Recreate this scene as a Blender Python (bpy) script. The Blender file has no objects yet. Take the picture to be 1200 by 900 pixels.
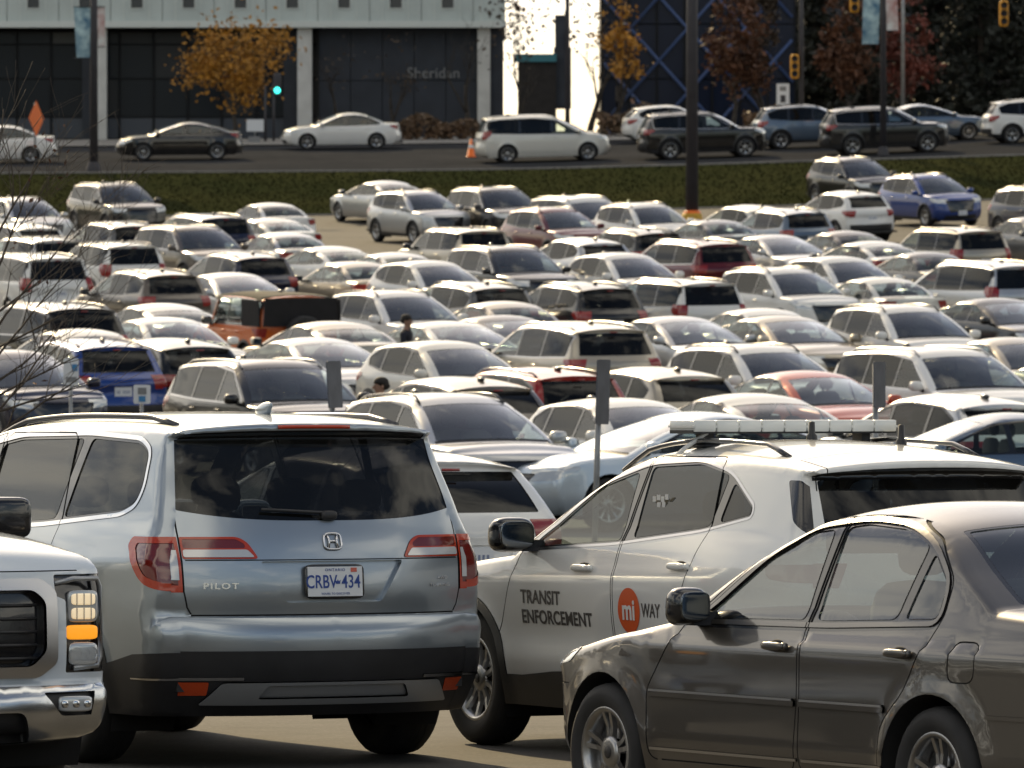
import bpy, math, random
import numpy as np
from mathutils import Vector, Matrix
from mathutils.geometry import delaunay_2d_cdt
R = math.radians
SC = bpy.context.scene
COL = SC.collection
# ---------------------------------------------------------------- camera
F_PX = 8000.0            # focal length in pixels of the 1200 px wide photograph
HORIZON = 460.0          # pixel row of eye level
EYE = 1.9                # eye height above the near asphalt (camera at z = 0)
cam_d = bpy.data.cameras.new('camera')
cam = bpy.data.objects.new('camera', cam_d); COL.objects.link(cam)
cam_d.sensor_width = 36.0
cam_d.lens = F_PX*36.0/1200.0
cam_d.clip_start = 1.0; cam_d.clip_end = 8000.0
cam_d.shift_y = (HORIZON-450.0)/1200.0
cam.location = (0, 0, 0); cam.rotation_euler = (R(90), 0, 0)
cam_d.dof.use_dof = True; cam_d.dof.focus_distance = 34.0; cam_d.dof.aperture_fstop = 13.0
SC.camera = cam
# ---------------------------------------------------------------- sky, sun, exposure
SUN_AZ, SUN_EL = R(-17), R(29)      # azimuth measured from the view direction (+Y) towards +X
SUN_DIR = Vector((math.sin(SUN_AZ)*math.cos(SUN_EL), math.cos(SUN_AZ)*math.cos(SUN_EL), math.sin(SUN_EL)))
world = bpy.data.worlds.new('World'); SC.world = world; world.use_nodes = True
def build_world():
    nt = world.node_tree; N = nt.nodes; Lk = nt.links
    N.clear()
    out = N.new('ShaderNodeOutputWorld'); bg = N.new('ShaderNodeBackground')
    sky = N.new('ShaderNodeTexSky'); sky.sky_type = 'NISHITA'; sky.sun_disc = False
    sky.sun_elevation = SUN_EL; sky.sun_rotation = SUN_AZ
    sky.air_density = 1.0; sky.dust_density = 2.4; sky.ozone_density = 1.0
    tc = N.new('ShaderNodeTexCoord'); sep = N.new('ShaderNodeSeparateXYZ')
    Lk.new(tc.outputs['Generated'], sep.inputs[0])
    add = N.new('ShaderNodeMath'); add.operation = 'ADD'; add.inputs[1].default_value = 0.18
    ab = N.new('ShaderNodeMath'); ab.operation = 'ABSOLUTE'
    Lk.new(sep.outputs[2], ab.inputs[0]); Lk.new(ab.outputs[0], add.inputs[0])
    dx = N.new('ShaderNodeMath'); dx.operation = 'DIVIDE'; dy = N.new('ShaderNodeMath'); dy.operation = 'DIVIDE'
    Lk.new(sep.outputs[0], dx.inputs[0]); Lk.new(add.outputs[0], dx.inputs[1])
    Lk.new(sep.outputs[1], dy.inputs[0]); Lk.new(add.outputs[0], dy.inputs[1])
    cmb = N.new('ShaderNodeCombineXYZ'); cmb.inputs[2].default_value = 9.2; Lk.new(dx.outputs[0], cmb.inputs[0]); Lk.new(dy.outputs[0], cmb.inputs[1])
    noi = N.new('ShaderNodeTexNoise'); noi.inputs['Scale'].default_value = 1.15
    noi.inputs['Detail'].default_value = 9.0; noi.inputs['Roughness'].default_value = 0.58
    noi.inputs['Distortion'].default_value = 0.35
    Lk.new(cmb.outputs[0], noi.inputs['Vector'])
    rmp = N.new('ShaderNodeValToRGB')
    rmp.color_ramp.elements[0].position = 0.47; rmp.color_ramp.elements[1].position = 0.60
    Lk.new(noi.outputs['Fac'], rmp.inputs[0])
    cc = N.new('ShaderNodeMixRGB'); cc.blend_type = 'MULTIPLY'; cc.inputs[0].default_value = 1.0
    # clouds: grey-white, thicker parts darker
    rm2 = N.new('ShaderNodeValToRGB')
    rm2.color_ramp.elements[0].position = 0.54; rm2.color_ramp.elements[0].color = (20.0, 18.4, 15.4, 1)
    rm2.color_ramp.elements[1].position = 0.74; rm2.color_ramp.elements[1].color = (6.0, 6.0, 6.0, 1)
    Lk.new(noi.outputs['Fac'], rm2.inputs[0])
    mix = N.new('ShaderNodeMixRGB'); Lk.new(rmp.outputs[0], mix.inputs[0])
    Lk.new(sky.outputs[0], mix.inputs[1]); Lk.new(rm2.outputs[0], mix.inputs[2])
    Lk.new(mix.outputs[0], bg.inputs[0]); bg.inputs[1].default_value = 0.085
    Lk.new(bg.outputs[0], out.inputs[0])
build_world()
sun_d = bpy.data.lights.new('sun', 'SUN'); sun_d.energy = 4.0; sun_d.angle = R(0.55); sun_d.color = (1.0, 0.78, 0.44)
sun = bpy.data.objects.new('sun', sun_d); COL.objects.link(sun)
sun.rotation_euler = (-SUN_DIR).to_track_quat('-Z', 'Y').to_euler()
SC.view_settings.view_transform = 'Standard'; SC.view_settings.look = 'None'
SC.view_settings.exposure = 0.35; SC.view_settings.gamma = 1.0
try: SC.view_settings.use_curve_mapping = False
except Exception: pass
SC.render.engine = 'CYCLES'
SC.cycles.max_bounces = 8; SC.cycles.transparent_max_bounces = 16; SC.cycles.glossy_bounces = 4
SC.cycles.diffuse_bounces = 3; SC.cycles.sample_clamp_indirect = 6.0
SC.cycles.caustics_reflective = False; SC.cycles.caustics_refractive = False
SC.cycles.use_denoising = True

# ---------------------------------------------------------------- materials
MATS = {}
def nodes_of(name):
    m = bpy.data.materials.new(name); m.use_nodes = True
    nt = m.node_tree; return m, nt, nt.nodes['Principled BSDF'], nt.nodes['Material Output']
def setin(b, k, v):
    if k in b.inputs: b.inputs[k].default_value = v
def c4(c): return (c[0], c[1], c[2], 1.0)
def mat(name, col=(.5,.5,.5), rough=.5, metal=0., spec=.5, coat=0., noise=None, bump=None, emit=None, coat_rough=.03):
    """noise=(scale, amount[, darker colour]); bump=(scale, strength)"""
    if name in MATS: return MATS[name]
    m, nt, b, out = nodes_of(name)
    b.inputs['Base Color'].default_value = c4(col); b.inputs['Roughness'].default_value = rough
    b.inputs['Metallic'].default_value = metal; setin(b, 'Specular IOR Level', spec)
    setin(b, 'Coat Weight', coat); setin(b, 'Coat Roughness', coat_rough)
    if emit: setin(b, 'Emission Color', c4(emit[0])); setin(b, 'Emission Strength', emit[1])
    if noise or bump:
        tc = nt.nodes.new('ShaderNodeTexCoord')
    if noise:
        n = nt.nodes.new('ShaderNodeTexNoise'); n.inputs['Scale'].default_value = noise[0]; n.inputs['Detail'].default_value = 6
        nt.links.new(tc.outputs['Object'], n.inputs['Vector'])
        r = nt.nodes.new('ShaderNodeValToRGB'); r.color_ramp.elements[0].position = .32; r.color_ramp.elements[1].position = .7
        k = noise[1]; d = noise[2] if len(noise) > 2 else tuple(max(0, x*(1-k)) for x in col)
        r.color_ramp.elements[0].color = c4(d); r.color_ramp.elements[1].color = c4(tuple(x*(1+.5*k) for x in col))
        nt.links.new(n.outputs['Fac'], r.inputs[0]); nt.links.new(r.outputs[0], b.inputs['Base Color'])
    if bump:
        n2 = nt.nodes.new('ShaderNodeTexNoise'); n2.inputs['Scale'].default_value = bump[0]; n2.inputs['Detail'].default_value = 5
        nt.links.new(tc.outputs['Object'], n2.inputs['Vector'])
        bp = nt.nodes.new('ShaderNodeBump'); bp.inputs['Strength'].default_value = bump[1]; bp.inputs['Distance'].default_value = .02
        nt.links.new(n2.outputs['Fac'], bp.inputs['Height']); nt.links.new(bp.outputs[0], b.inputs['Normal'])
    MATS[name] = m; return m
def paint(name, col, metal=0., rough=.38, coat=1., flake=.0):
    """car paint: base + clear coat, thin road dust that breaks the gloss unevenly"""
    if name in MATS: return MATS[name]
    m, nt, b, out = nodes_of(name)
    b.inputs['Metallic'].default_value = metal
    setin(b, 'Specular IOR Level', .08)
    setin(b, 'Coat Weight', coat); setin(b, 'Coat IOR', 1.55)
    tc = nt.nodes.new('ShaderNodeTexCoord')
    n = nt.nodes.new('ShaderNodeTexNoise'); n.inputs['Scale'].default_value = 2.3; n.inputs['Detail'].default_value = 8
    nt.links.new(tc.outputs['Object'], n.inputs['Vector'])
    mr = nt.nodes.new('ShaderNodeMapRange'); mr.inputs[1].default_value = .35; mr.inputs[2].default_value = .75
    mr.inputs[3].default_value = .03; mr.inputs[4].default_value = .10
    nt.links.new(n.outputs['Fac'], mr.inputs[0]); nt.links.new(mr.outputs[0], b.inputs['Coat Roughness'])
    # dust: more on the lower body
    sp = nt.nodes.new('ShaderNodeSeparateXYZ'); nt.links.new(tc.outputs['Object'], sp.inputs[0])
    zr = nt.nodes.new('ShaderNodeMapRange'); zr.inputs[1].default_value = .75; zr.inputs[2].default_value = .25
    zr.inputs[3].default_value = .02; zr.inputs[4].default_value = .30
    nt.links.new(sp.outputs[2], zr.inputs[0])
    mul = nt.nodes.new('ShaderNodeMath'); mul.operation = 'MULTIPLY'
    nt.links.new(zr.outputs[0], mul.inputs[0]); nt.links.new(n.outputs['Fac'], mul.inputs[1])
    mx = nt.nodes.new('ShaderNodeMixRGB'); mx.inputs[1].default_value = c4(col); mx.inputs[2].default_value = (.12,.11,.10,1)
    nt.links.new(mul.outputs[0], mx.inputs[0]); nt.links.new(mx.outputs[0], b.inputs['Base Color'])
    b.inputs['Roughness'].default_value = rough
    MATS[name] = m; return m
def glass(name, tint, ior=1.52, boost=.9, dust=.02):
    """a thin sheet of tinted glass: see-through body + mirror reflection by Fresnel"""
    if name in MATS: return MATS[name]
    m, nt, b, out = nodes_of(name); nt.nodes.remove(b)
    tr = nt.nodes.new('ShaderNodeBsdfTransparent'); tr.inputs[0].default_value = c4(tint)
    gl = nt.nodes.new('ShaderNodeBsdfGlossy'); gl.inputs['Roughness'].default_value = .015; gl.inputs[0].default_value = (.96,.98,1,1)
    f0 = ((ior-1)/(ior+1))**2      # Schlick, the same from both sides of the pane
    lw = nt.nodes.new('ShaderNodeLayerWeight'); lw.inputs[0].default_value = .5
    pw = nt.nodes.new('ShaderNodeMath'); pw.operation = 'POWER'; pw.inputs[1].default_value = 5.0
    fr = nt.nodes.new('ShaderNodeMath'); fr.operation = 'MULTIPLY_ADD'; fr.inputs[1].default_value = 1-f0; fr.inputs[2].default_value = f0
    nt.links.new(lw.outputs['Facing'], pw.inputs[0]); nt.links.new(pw.outputs[0], fr.inputs[0])
    mul = nt.nodes.new('ShaderNodeMath'); mul.operation = 'MULTIPLY'; mul.inputs[1].default_value = boost; mul.use_clamp = True
    mx = nt.nodes.new('ShaderNodeMixShader')
    nt.links.new(fr.outputs[0], mul.inputs[0]); nt.links.new(mul.outputs[0], mx.inputs[0])
    # thin film of road dust on the pane
    df = nt.nodes.new('ShaderNodeBsdfDiffuse'); df.inputs[0].default_value = (.55,.54,.50,1)
    tc = nt.nodes.new('ShaderNodeTexCoord'); no = nt.nodes.new('ShaderNodeTexNoise'); no.inputs['Scale'].default_value = 1.7; no.inputs['Detail'].default_value = 5
    nt.links.new(tc.outputs['Object'], no.inputs['Vector'])
    mr = nt.nodes.new('ShaderNodeMapRange'); mr.inputs[1].default_value = .35; mr.inputs[2].default_value = .75; mr.inputs[3].default_value = dust*.25; mr.inputs[4].default_value = dust
    nt.links.new(no.outputs['Fac'], mr.inputs[0])
    m0 = nt.nodes.new('ShaderNodeMixShader'); nt.links.new(mr.outputs[0], m0.inputs[0]); nt.links.new(tr.outputs[0], m0.inputs[1]); nt.links.new(df.outputs[0], m0.inputs[2])
    nt.links.new(m0.outputs[0], mx.inputs[1]); nt.links.new(gl.outputs[0], mx.inputs[2]); nt.links.new(mx.outputs[0], out.inputs[0])
    MATS[name] = m; return m
mat('tyre', (.018,.018,.019), .75, noise=(9,.35))
mat('black_plastic', (.022,.022,.024), .48, noise=(5,.3))
mat('gloss_black', (.012,.012,.014), .18, coat=.6)
mat('under', (.012,.012,.013), .9)
mat('seam', (.008,.008,.009), .8)
mat('chrome', (.75,.75,.76), .12, 1.0)
mat('satin_metal', (.50,.50,.51), .30, 1.0)
mat('alloy', (.42,.42,.42), .32, 1.0, noise=(7,.25))
mat('dark_alloy', (.06,.06,.065), .35, .8)
mat('interior', (.035,.034,.034), .85, noise=(6,.3))
mat('seat_grey', (.07,.068,.065), .85)
mat('red_lens', (.50,.040,.007), .2, coat=.5)
mat('red_core', (.16,.008,.004), .15, coat=1.0)
mat('tail_red', (.26,.012,.010), .2, coat=.6)
mat('orange_lens', (.75,.22,.015), .15, coat=1.0)
mat('clear_lens', (.55,.57,.58), .10, .3, coat=1.0)
mat('reflector', (.50,.06,.012), .25, coat=.5)
mat('plate_white', (.72,.74,.76), .4)
mat('plate_blue', (.02,.06,.28), .45)
mat('mirror_glass', (.16,.17,.18), .06, 1.0)
mat('white_plastic', (.72,.72,.70), .35)
glass('glass', (.70,.78,.77)); glass('privacy_glass', (.035,.037,.04), 1.5, .65, .015); glass('windshield_glass', (.70,.77,.76), 1.52, 2.0, .07)
glass('lamp_cover', (.80,.82,.84), 1.5)
# ---------------------------------------------------------------- mesh helpers
class MB:
    """collects shapes into one mesh"""
    def __init__(self): self.v=[]; self.f=[]; self.m=[]; self.mats=[]; self.sm=[]
    def mi(self, name):
        if name not in self.mats: self.mats.append(name)
        return self.mats.index(name)
    def add(self, vs, fs, mt, smooth=True, M=None):
        o=len(self.v); k=self.mi(mt)
        if M is not None: vs=[tuple(M@Vector(p)) for p in vs]
        self.v+= [tuple(p) for p in vs]
        for f in fs: self.f.append(tuple(i+o for i in f)); self.m.append(k); self.sm.append(smooth)
        return self
    def box(self, c, s, mt, M=None, smooth=False):
        x,y,z=[a/2 for a in s]
        vs=[(c[0]+sx*x,c[1]+sy*y,c[2]+sz*z) for sx in(-1,1) for sy in(-1,1) for sz in(-1,1)]
        return self.add(vs,[(0,1,3,2),(4,6,7,5),(0,4,5,1),(2,3,7,6),(0,2,6,4),(1,5,7,3)],mt,smooth,M)
    def rbox(self, c, s, mt, n=4.0, M=None, nu=20, nv=12, taper=None):
        """superellipsoid: a box with soft corners"""
        vs=[];fs=[]
        sg=lambda a,e: math.copysign(abs(a)**e,a)
        e=2.0/n
        for j in range(nv+1):
            ph=-math.pi/2+math.pi*j/nv
            for i in range(nu):
                th=2*math.pi*i/nu
                x=sg(math.cos(ph),e)*sg(math.cos(th),e); y=sg(math.cos(ph),e)*sg(math.sin(th),e); z=sg(math.sin(ph),e)
                p=[c[0]+x*s[0]/2,c[1]+y*s[1]/2,c[2]+z*s[2]/2]
                if taper: p=taper(p,x,y,z)
                vs.append(p)
        for j in range(nv):
            for i in range(nu):
                a=j*nu+i;b=j*nu+(i+1)%nu
                fs.append((a,b,b+nu,a+nu))
        return self.add(vs,fs,mt,True,M)
    def tube(self, pts, r, mt, n=8, cap=True, M=None, flat=None):
        """a tube through pts; r a number or a list; flat=(a,b) scales the section"""
        pts=[Vector(p) for p in pts]; vs=[];fs=[]; up=Vector((0,0,1))
        for i,p in enumerate(pts):
            t=(pts[min(i+1,len(pts)-1)]-pts[max(i-1,0)]).normalized()
            a=t.cross(up)
            if a.length<1e-3: a=t.cross(Vector((1,0,0)))
            a.normalize(); b=a.cross(t).normalized()
            rr=r[i] if isinstance(r,(list,tuple)) else r
            fa,fb=flat or (1,1)
            for k in range(n):
                th=2*math.pi*k/n
                vs.append(p+a*(math.cos(th)*rr*fa)+b*(math.sin(th)*rr*fb))
        for i in range(len(pts)-1):
            for k in range(n):
                q=i*n+k;w=i*n+(k+1)%n
                fs.append((q,w,w+n,q+n))
        if cap: fs.append(tuple(range(n-1,-1,-1))); fs.append(tuple((len(pts)-1)*n+k for k in range(n)))
        return self.add(vs,fs,mt,True,M)
    def lathe(self, prof, mt, n=32, axis='y', c=(0,0,0), M=None, smooth=True, close=False):
        """prof: (radius, along)"""
        vs=[];fs=[];m=len(prof)
        for i in range(n):
            th=2*math.pi*i/n
            for r,h in prof:
                a,b=r*math.cos(th),r*math.sin(th)
                p={'y':(a,h,b),'x':(h,a,b),'z':(a,b,h)}[axis]
                vs.append((p[0]+c[0],p[1]+c[1],p[2]+c[2]))
        for i in range(n):
            j=(i+1)%n
            for k in range(m-1 if not close else m):
                k2=(k+1)%m
                fs.append((i*m+k,i*m+k2,j*m+k2,j*m+k))
        return self.add(vs,fs,mt,smooth,M)
    def prism(self, poly, d0, d1, mt, plane='xz', M=None, smooth=False):
        """extrude a 2D polygon; plane xz extrudes along y, yz along x, xy along z"""
        n=len(poly)
        mk={'xz':lambda a,b,d:(a,d,b),'yz':lambda a,b,d:(d,a,b),'xy':lambda a,b,d:(a,b,d)}[plane]
        vs=[mk(a,b,d0) for a,b in poly]+[mk(a,b,d1) for a,b in poly]
        fs=[tuple(range(n)),tuple(range(2*n-1,n-1,-1))]+[(i,i+n,(i+1)%n+n,(i+1)%n) for i in range(n)]
        return self.add(vs,fs,mt,smooth,M)
    def mesh(self, name, bevel=None):
        me=bpy.data.meshes.new(name)
        me.from_pydata(self.v,[],self.f)
        for k in self.mats: me.materials.append(MATS[k])
        me.polygons.foreach_set('material_index',self.m); me.polygons.foreach_set('use_smooth',self.sm)
        fix_normals(me)
        return me
def fix_normals(me):
    import bmesh
    bm=bmesh.new(); bm.from_mesh(me); bmesh.ops.recalc_face_normals(bm,faces=bm.faces); bm.to_mesh(me); bm.free(); me.update()
def obj(name, me, parent=None, M=None):
    o=bpy.data.objects.new(name,me); COL.objects.link(o)
    if parent is not None: o.parent=parent
    if M is not None: o.matrix_local=M
    return o
def empty(name, M=None):
    o=bpy.data.objects.new(name,None); COL.objects.link(o); o.empty_display_size=.3
    if M is not None: o.matrix_world=M
    return o
def tag(o, label, cat, group=None):
    o['label']=label; o['category']=cat
    if group: o['group']=group
    return o
def stru(o, kind='structure'): o['kind']=kind; return o
_font_cache={}
def text_mesh(txt, size, mt, extr=.001, bold=.0, sx=1.0, space=1.0, align='CENTER'):
    """flat lettering in the local XY plane, centred"""
    cu=bpy.data.curves.new('lettering','FONT'); cu.body=txt; cu.size=size; cu.align_x=align; cu.align_y='CENTER'
    cu.extrude=extr; cu.offset=bold; cu.space_character=space; cu.resolution_u=4
    o=bpy.data.objects.new('lettering',cu); COL.objects.link(o)
    dg=bpy.context.evaluated_depsgraph_get(); dg.update()
    me=bpy.data.meshes.new_from_object(o.evaluated_get(dg))
    bpy.data.objects.remove(o); bpy.data.curves.remove(cu)
    for v in me.vertices: v.co.x*=sx
    me.materials.clear(); me.materials.append(MATS[mt]); me.name='lettering'
    return me
# ---------------------------------------------------------------- 2D helpers
def catmull(P, n=10):
    P=np.asarray(P,float); out=[]
    Q=np.vstack([2*P[0]-P[1],P,2*P[-1]-P[-2]])
    for i in range(1,len(Q)-2):
        p0,p1,p2,p3=Q[i-1:i+3]
        d=[max(1e-6,np.linalg.norm((b-a)[:2])**.5) for a,b in((p0,p1),(p1,p2),(p2,p3))]
        t0=0;t1=d[0];t2=t1+d[1];t3=t2+d[2]
        for t in np.linspace(t1,t2,n,endpoint=False):
            a1=(t1-t)/(t1-t0)*p0+(t-t0)/(t1-t0)*p1; a2=(t2-t)/(t2-t1)*p1+(t-t1)/(t2-t1)*p2; a3=(t3-t)/(t3-t2)*p2+(t-t2)/(t3-t2)*p3
            b1=(t2-t)/(t2-t0)*a1+(t-t0)/(t2-t0)*a2; b2=(t3-t)/(t3-t1)*a2+(t-t1)/(t3-t1)*a3
            out.append((t2-t)/(t2-t1)*b1+(t-t1)/(t2-t1)*b2)
    out.append(P[-1]); return np.array(out)
def densify(poly, step, closed=True):
    out=[]; n=len(poly)
    for i in range(n if closed else n-1):
        a=np.asarray(poly[i],float); b=np.asarray(poly[(i+1)%n],float)
        k=max(1,int(math.ceil(np.linalg.norm(b-a)/step)))
        for j in range(k): out.append(a+(b-a)*j/k)
    if not closed: out.append(np.asarray(poly[-1],float))
    return np.array(out)
def rnd(poly, r, n=4):
    """round the corners of a closed polygon; r number or per-corner list"""
    out=[]; m=len(poly)
    for i in range(m):
        p=np.asarray(poly[i],float); a=np.asarray(poly[i-1],float); b=np.asarray(poly[(i+1)%m],float)
        rr=r[i] if isinstance(r,(list,tuple)) else r
        da=np.linalg.norm(a-p); db=np.linalg.norm(b-p); q=min(rr,.48*da,.48*db)
        if q<1e-4: out.append(p); continue
        s=p+(a-p)/da*q; e=p+(b-p)/db*q
        for t in np.linspace(0,1,n+1): out.append((1-t)**2*s+2*t*(1-t)*p+t*t*e)
    return np.array(out)
def offset(poly, d):
    """grow (d>0) or shrink a closed polygon"""
    P=np.asarray(poly,float); n=len(P)
    area=.5*np.sum(P[:,0]*np.roll(P[:,1],-1)-np.roll(P[:,0],-1)*P[:,1]); sg=1 if area>0 else -1
    out=[]
    for i in range(n):
        a=P[i]-P[i-1]; b=P[(i+1)%n]-P[i]
        na=np.array([a[1],-a[0]])/max(1e-9,np.linalg.norm(a)); nb=np.array([b[1],-b[0]])/max(1e-9,np.linalg.norm(b))
        m=na+nb; l=np.linalg.norm(m)
        if l<1e-6: m=na; k=1
        else: m/=l; k=1/max(.5,m.dot(na))
        out.append(P[i]+sg*m*d*k)
    return np.array(out)
def inside(poly, pts):
    poly=np.asarray(poly); x,y=pts[:,0],pts[:,1]; c=np.zeros(len(pts),bool); n=len(poly); j=n-1
    for i in range(n):
        xi,yi=poly[i];xj,yj=poly[j]
        if yi!=yj: c^=((yi>y)!=(yj>y))&(x<(xj-xi)*(y-yi)/(yj-yi)+xi)
        j=i
    return c
def seg_dist(pts, A, B):
    """distance to the nearest segment and its index + parameter"""
    best=np.full(len(pts),1e9); bi=np.zeros(len(pts),int); bt=np.zeros(len(pts))
    for i in range(len(A)):
        a=A[i];d=B[i]-a;L=d.dot(d)
        t=np.clip(((pts-a)@d)/L,0,1) if L>1e-14 else np.zeros(len(pts))
        q=a+t[:,None]*d; ds=np.hypot(*(pts-q).T)
        m=ds<best; best[m]=ds[m]; bi[m]=i; bt[m]=t[m]
    return best,bi,bt
def sstep(a,b,x):
    t=np.clip((x-a)/(b-a),0,1); return t*t*(3-2*t)
# ---------------------------------------------------------------- car shell
class Shell:
    """A vehicle body. A profile ribbon (bumper, hood, windshield, roof, tail) is joined to two side skins by a
    rounded edge; regions cut doors, glass, lamps and seams out of the one surface so that they fit it exactly."""
    def __init__(s, prof, W, belt, wheels, rt, sill=.22, step=.06, tumble=.32, plan=(.10,.10), bulge=.03, pw=2.2, flare=.012, ra=None, extra=None, xs=None, tuck=.05, arch_z=None):
        s.W=W; s.belt=belt; s.wheels=wheels; s.rt=rt; s.sill=sill; s.step=step; s.tumble=tumble; s.plan=plan; s.bulge=bulge; s.pw=pw
        s.flare=flare; s.ra=ra or rt*1.13; s.extra=extra; s.tuck=tuck; s.arch_z=arch_z or rt
        segs=[];cur=[]
        for p in prof:
            cur.append(p[:5])
            if len(p)>5 and len(cur)>1: segs.append(cur); cur=[p[:5]]
        segs.append(cur)
        C=[]
        for g in segs:
            c=catmull(g,10) if len(g)>2 else np.asarray(g,float)
            C.append(c if not C else c[1:])
        C=np.vstack(C); d=np.r_[0,np.cumsum(np.hypot(*np.diff(C[:,:2],axis=0).T))]
        n=int(d[-1]/(step*.75))
        # keep the marked corners exactly, resample the rest
        S=np.linspace(0,d[-1],n)
        for g in segs[:-1]:
            k=np.argmin(np.hypot(C[:,0]-g[-1][0],C[:,1]-g[-1][1])); S[np.argmin(abs(S-d[k]))]=d[k]
        s.S=np.sort(S)
        s.T=np.array([np.interp(s.S,d,C[:,k]) for k in range(5)]).T
        s.Fx=C[:,0].max(); s.Rx=C[:,0].min(); s.top=C[:,1].max()
        s.E=s.T[:,:2]+s.T[:,2:4]
        s.w=s.side(s.E[:,0],s.E[:,1])-s.T[:,4]
        s.sreg=[]; s.wreg=[]; s.x_mid=(wheels[0]+wheels[1])/2
    def side(s,x,z):
        x=np.asarray(x,float);z=np.asarray(z,float); hw=s.W/2
        f=np.clip((x-s.wheels[0]*.7)/(s.Fx-s.wheels[0]*.7),0,1.2); r=np.clip((s.wheels[1]*.7-x)/(s.wheels[1]*.7-s.Rx),0,1.2)
        y=hw-s.plan[0]*f**2-s.plan[1]*r**2
        zm=s.belt*.62
        y=y-s.bulge*np.clip((z-zm)/(s.belt-zm),0,1.3)**2
        y=y-s.tuck*np.clip((zm*.75-z)/(zm*.75-s.sill),0,1.2)**1.6
        k=.035; q=(z-s.belt)/k
        sp=k*np.where(q>20,q,np.log1p(np.exp(np.clip(q,-40,20))))
        y=y-s.tumble*sp-.10*sp**2
        for xw in s.wheels:
            d=np.hypot(x-xw,z-s.arch_z); y=y+s.flare*np.exp(-np.clip((d-s.ra)/.055,0,9)**2)
        if s.extra: y=y+s.extra(x,z)
        return y
    def st(s,x):      # arc position on the top (hood to roof end) at x
        k=np.arange(len(s.S)); a=np.argmax(s.T[:,0]); b=np.argmin(s.T[:,0])
        return float(np.interp(-x,-s.T[a:b+1,0],s.S[a:b+1]))
    def sf(s,z):      # on the front
        b=np.argmax(s.T[:,0]>s.Fx-.005); i=np.searchsorted(s.T[:,1][:len(s.S)//3],z); m=len(s.S)//3
        zz=np.maximum.accumulate(s.T[:m,1]); return float(np.interp(z,zz+np.arange(m)*1e-9,s.S[:m]))
    def sr(s,z):      # on the rear (below the roof end)
        m=int(len(s.S)*.55); zz=s.T[m:,1][::-1]; zz=np.maximum.accumulate(zz)
        return float(np.interp(z,zz+np.arange(len(zz))*1e-9,s.S[m:][::-1]))
    def sp(s,x,z):    # nearest arc position to a profile point
        return float(s.S[np.argmin(np.hypot(s.T[:,0]-x,s.T[:,1]-z))])
    def wi(s,a): return np.interp(a,s.S,s.w)
    def pos(s,a,y):
        a=np.asarray(a,float);y=np.asarray(y,float)
        T=np.array([np.interp(a,s.S,s.T[:,k]) for k in range(4)]).T; w=s.wi(a); q=np.clip(np.abs(y)/w,0,1)**s.pw
        return np.stack([T[...,0]+T[...,2]*q,y,T[...,1]+T[...,3]*q],-1)
    def edge_at(s,x):  # outer roof/hood edge (y, z) at x
        a=s.st(x); p=s.pos(a,s.wi(a)); return float(p[1]),float(p[2])
    def band(s,a0,a1,m0,m1=None,n=14,f=False):
        """polygon across the ribbon between arc positions, margin m from each edge (f: half width itself)"""
        m1=m0 if m1 is None else m1; A=np.linspace(a0,a1,n); M=np.linspace(m0,m1,n)
        y=M if f else s.wi(A)-M
        return np.vstack([np.c_[A,y],np.c_[A[::-1],-y[::-1]]])
    def S_(s,key,poly,mt,depth=0.,sides=(1,-1),name=None): s.sreg.append((key,np.asarray(poly,float),mt,depth,sides,name or key))
    def W_(s,key,poly,mt,depth=0.,name=None): s.wreg.append((key,np.asarray(poly,float),mt,depth,name or key))
    def door(s,key,poly,gap=.007):
        s.S_('seam',offset(poly,gap/2),'seam',.006); s.S_(key,offset(poly,-gap/2),None,0.,name='door')
    def wseam(s,pts,gap=.007,closed=False):
        if closed: s.W_('seam',offset(pts,gap/2),'seam',.005); return
        P=np.asarray(pts,float); t=np.gradient(P,axis=0); t/=np.linalg.norm(t,axis=1)[:,None]; nn=np.c_[-t[:,1],t[:,0]]*gap/2
        s.W_('seam',np.vstack([P+nn,(P-nn)[::-1]]),'seam',.005)
    def sseam(s,pts,gap=.007,sides=(1,-1)):
        P=np.asarray(pts,float); t=np.gradient(P,axis=0); t/=np.linalg.norm(t,axis=1)[:,None]; nn=np.c_[-t[:,1],t[:,0]]*gap/2
        s.S_('seam',np.vstack([P+nn,(P-nn)[::-1]]),'seam',.005,sides)
    def silhouette(s):
        E=s.E; fx,fz=E[0]; rx,rz=E[-1]; out=[tuple(p) for p in E]
        arc=[]
        for xw in (s.wheels[1],s.wheels[0]):
            dz=s.arch_z-s.sill; a0=math.asin(min(.98,dz/s.ra))
            A=[(xw-s.ra*math.cos(t),s.arch_z+s.ra*math.sin(t)) for t in np.linspace(-a0,math.pi+a0,26)]
            arc.append(A)
        bot=[(rx+.12,s.sill)]+arc[0]+[(x,s.sill) for x in np.arange(arc[0][-1][0]+s.step,arc[1][0][0]-s.step*.5,s.step)]+arc[1]+[(fx-.12,s.sill)]
        return np.array(out),np.array(bot)
    def _cdt(s,loops,lines,grid,step):
        V=[];Eg=[]
        for lp in loops:
            o=len(V); V+= [tuple(p) for p in lp]; n=len(lp); Eg+=[(o+i,o+(i+1)%n) for i in range(n)]
        A=[];B=[]
        for lp in loops: A.append(lp); B.append(np.roll(lp,-1,axis=0))
        A=np.vstack(A);B=np.vstack(B)
        if len(grid):
            d,_,_=seg_dist(grid,A,B); grid=grid[d>step*.38]
            V+= [tuple(p) for p in grid]
        r=delaunay_2d_cdt([Vector(p) for p in V],Eg,[],0,1e-5)
        v=np.array([tuple(p) for p in r[0]]); f=np.array([q for q in r[2] if len(q)==3])
        return v,f
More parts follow.
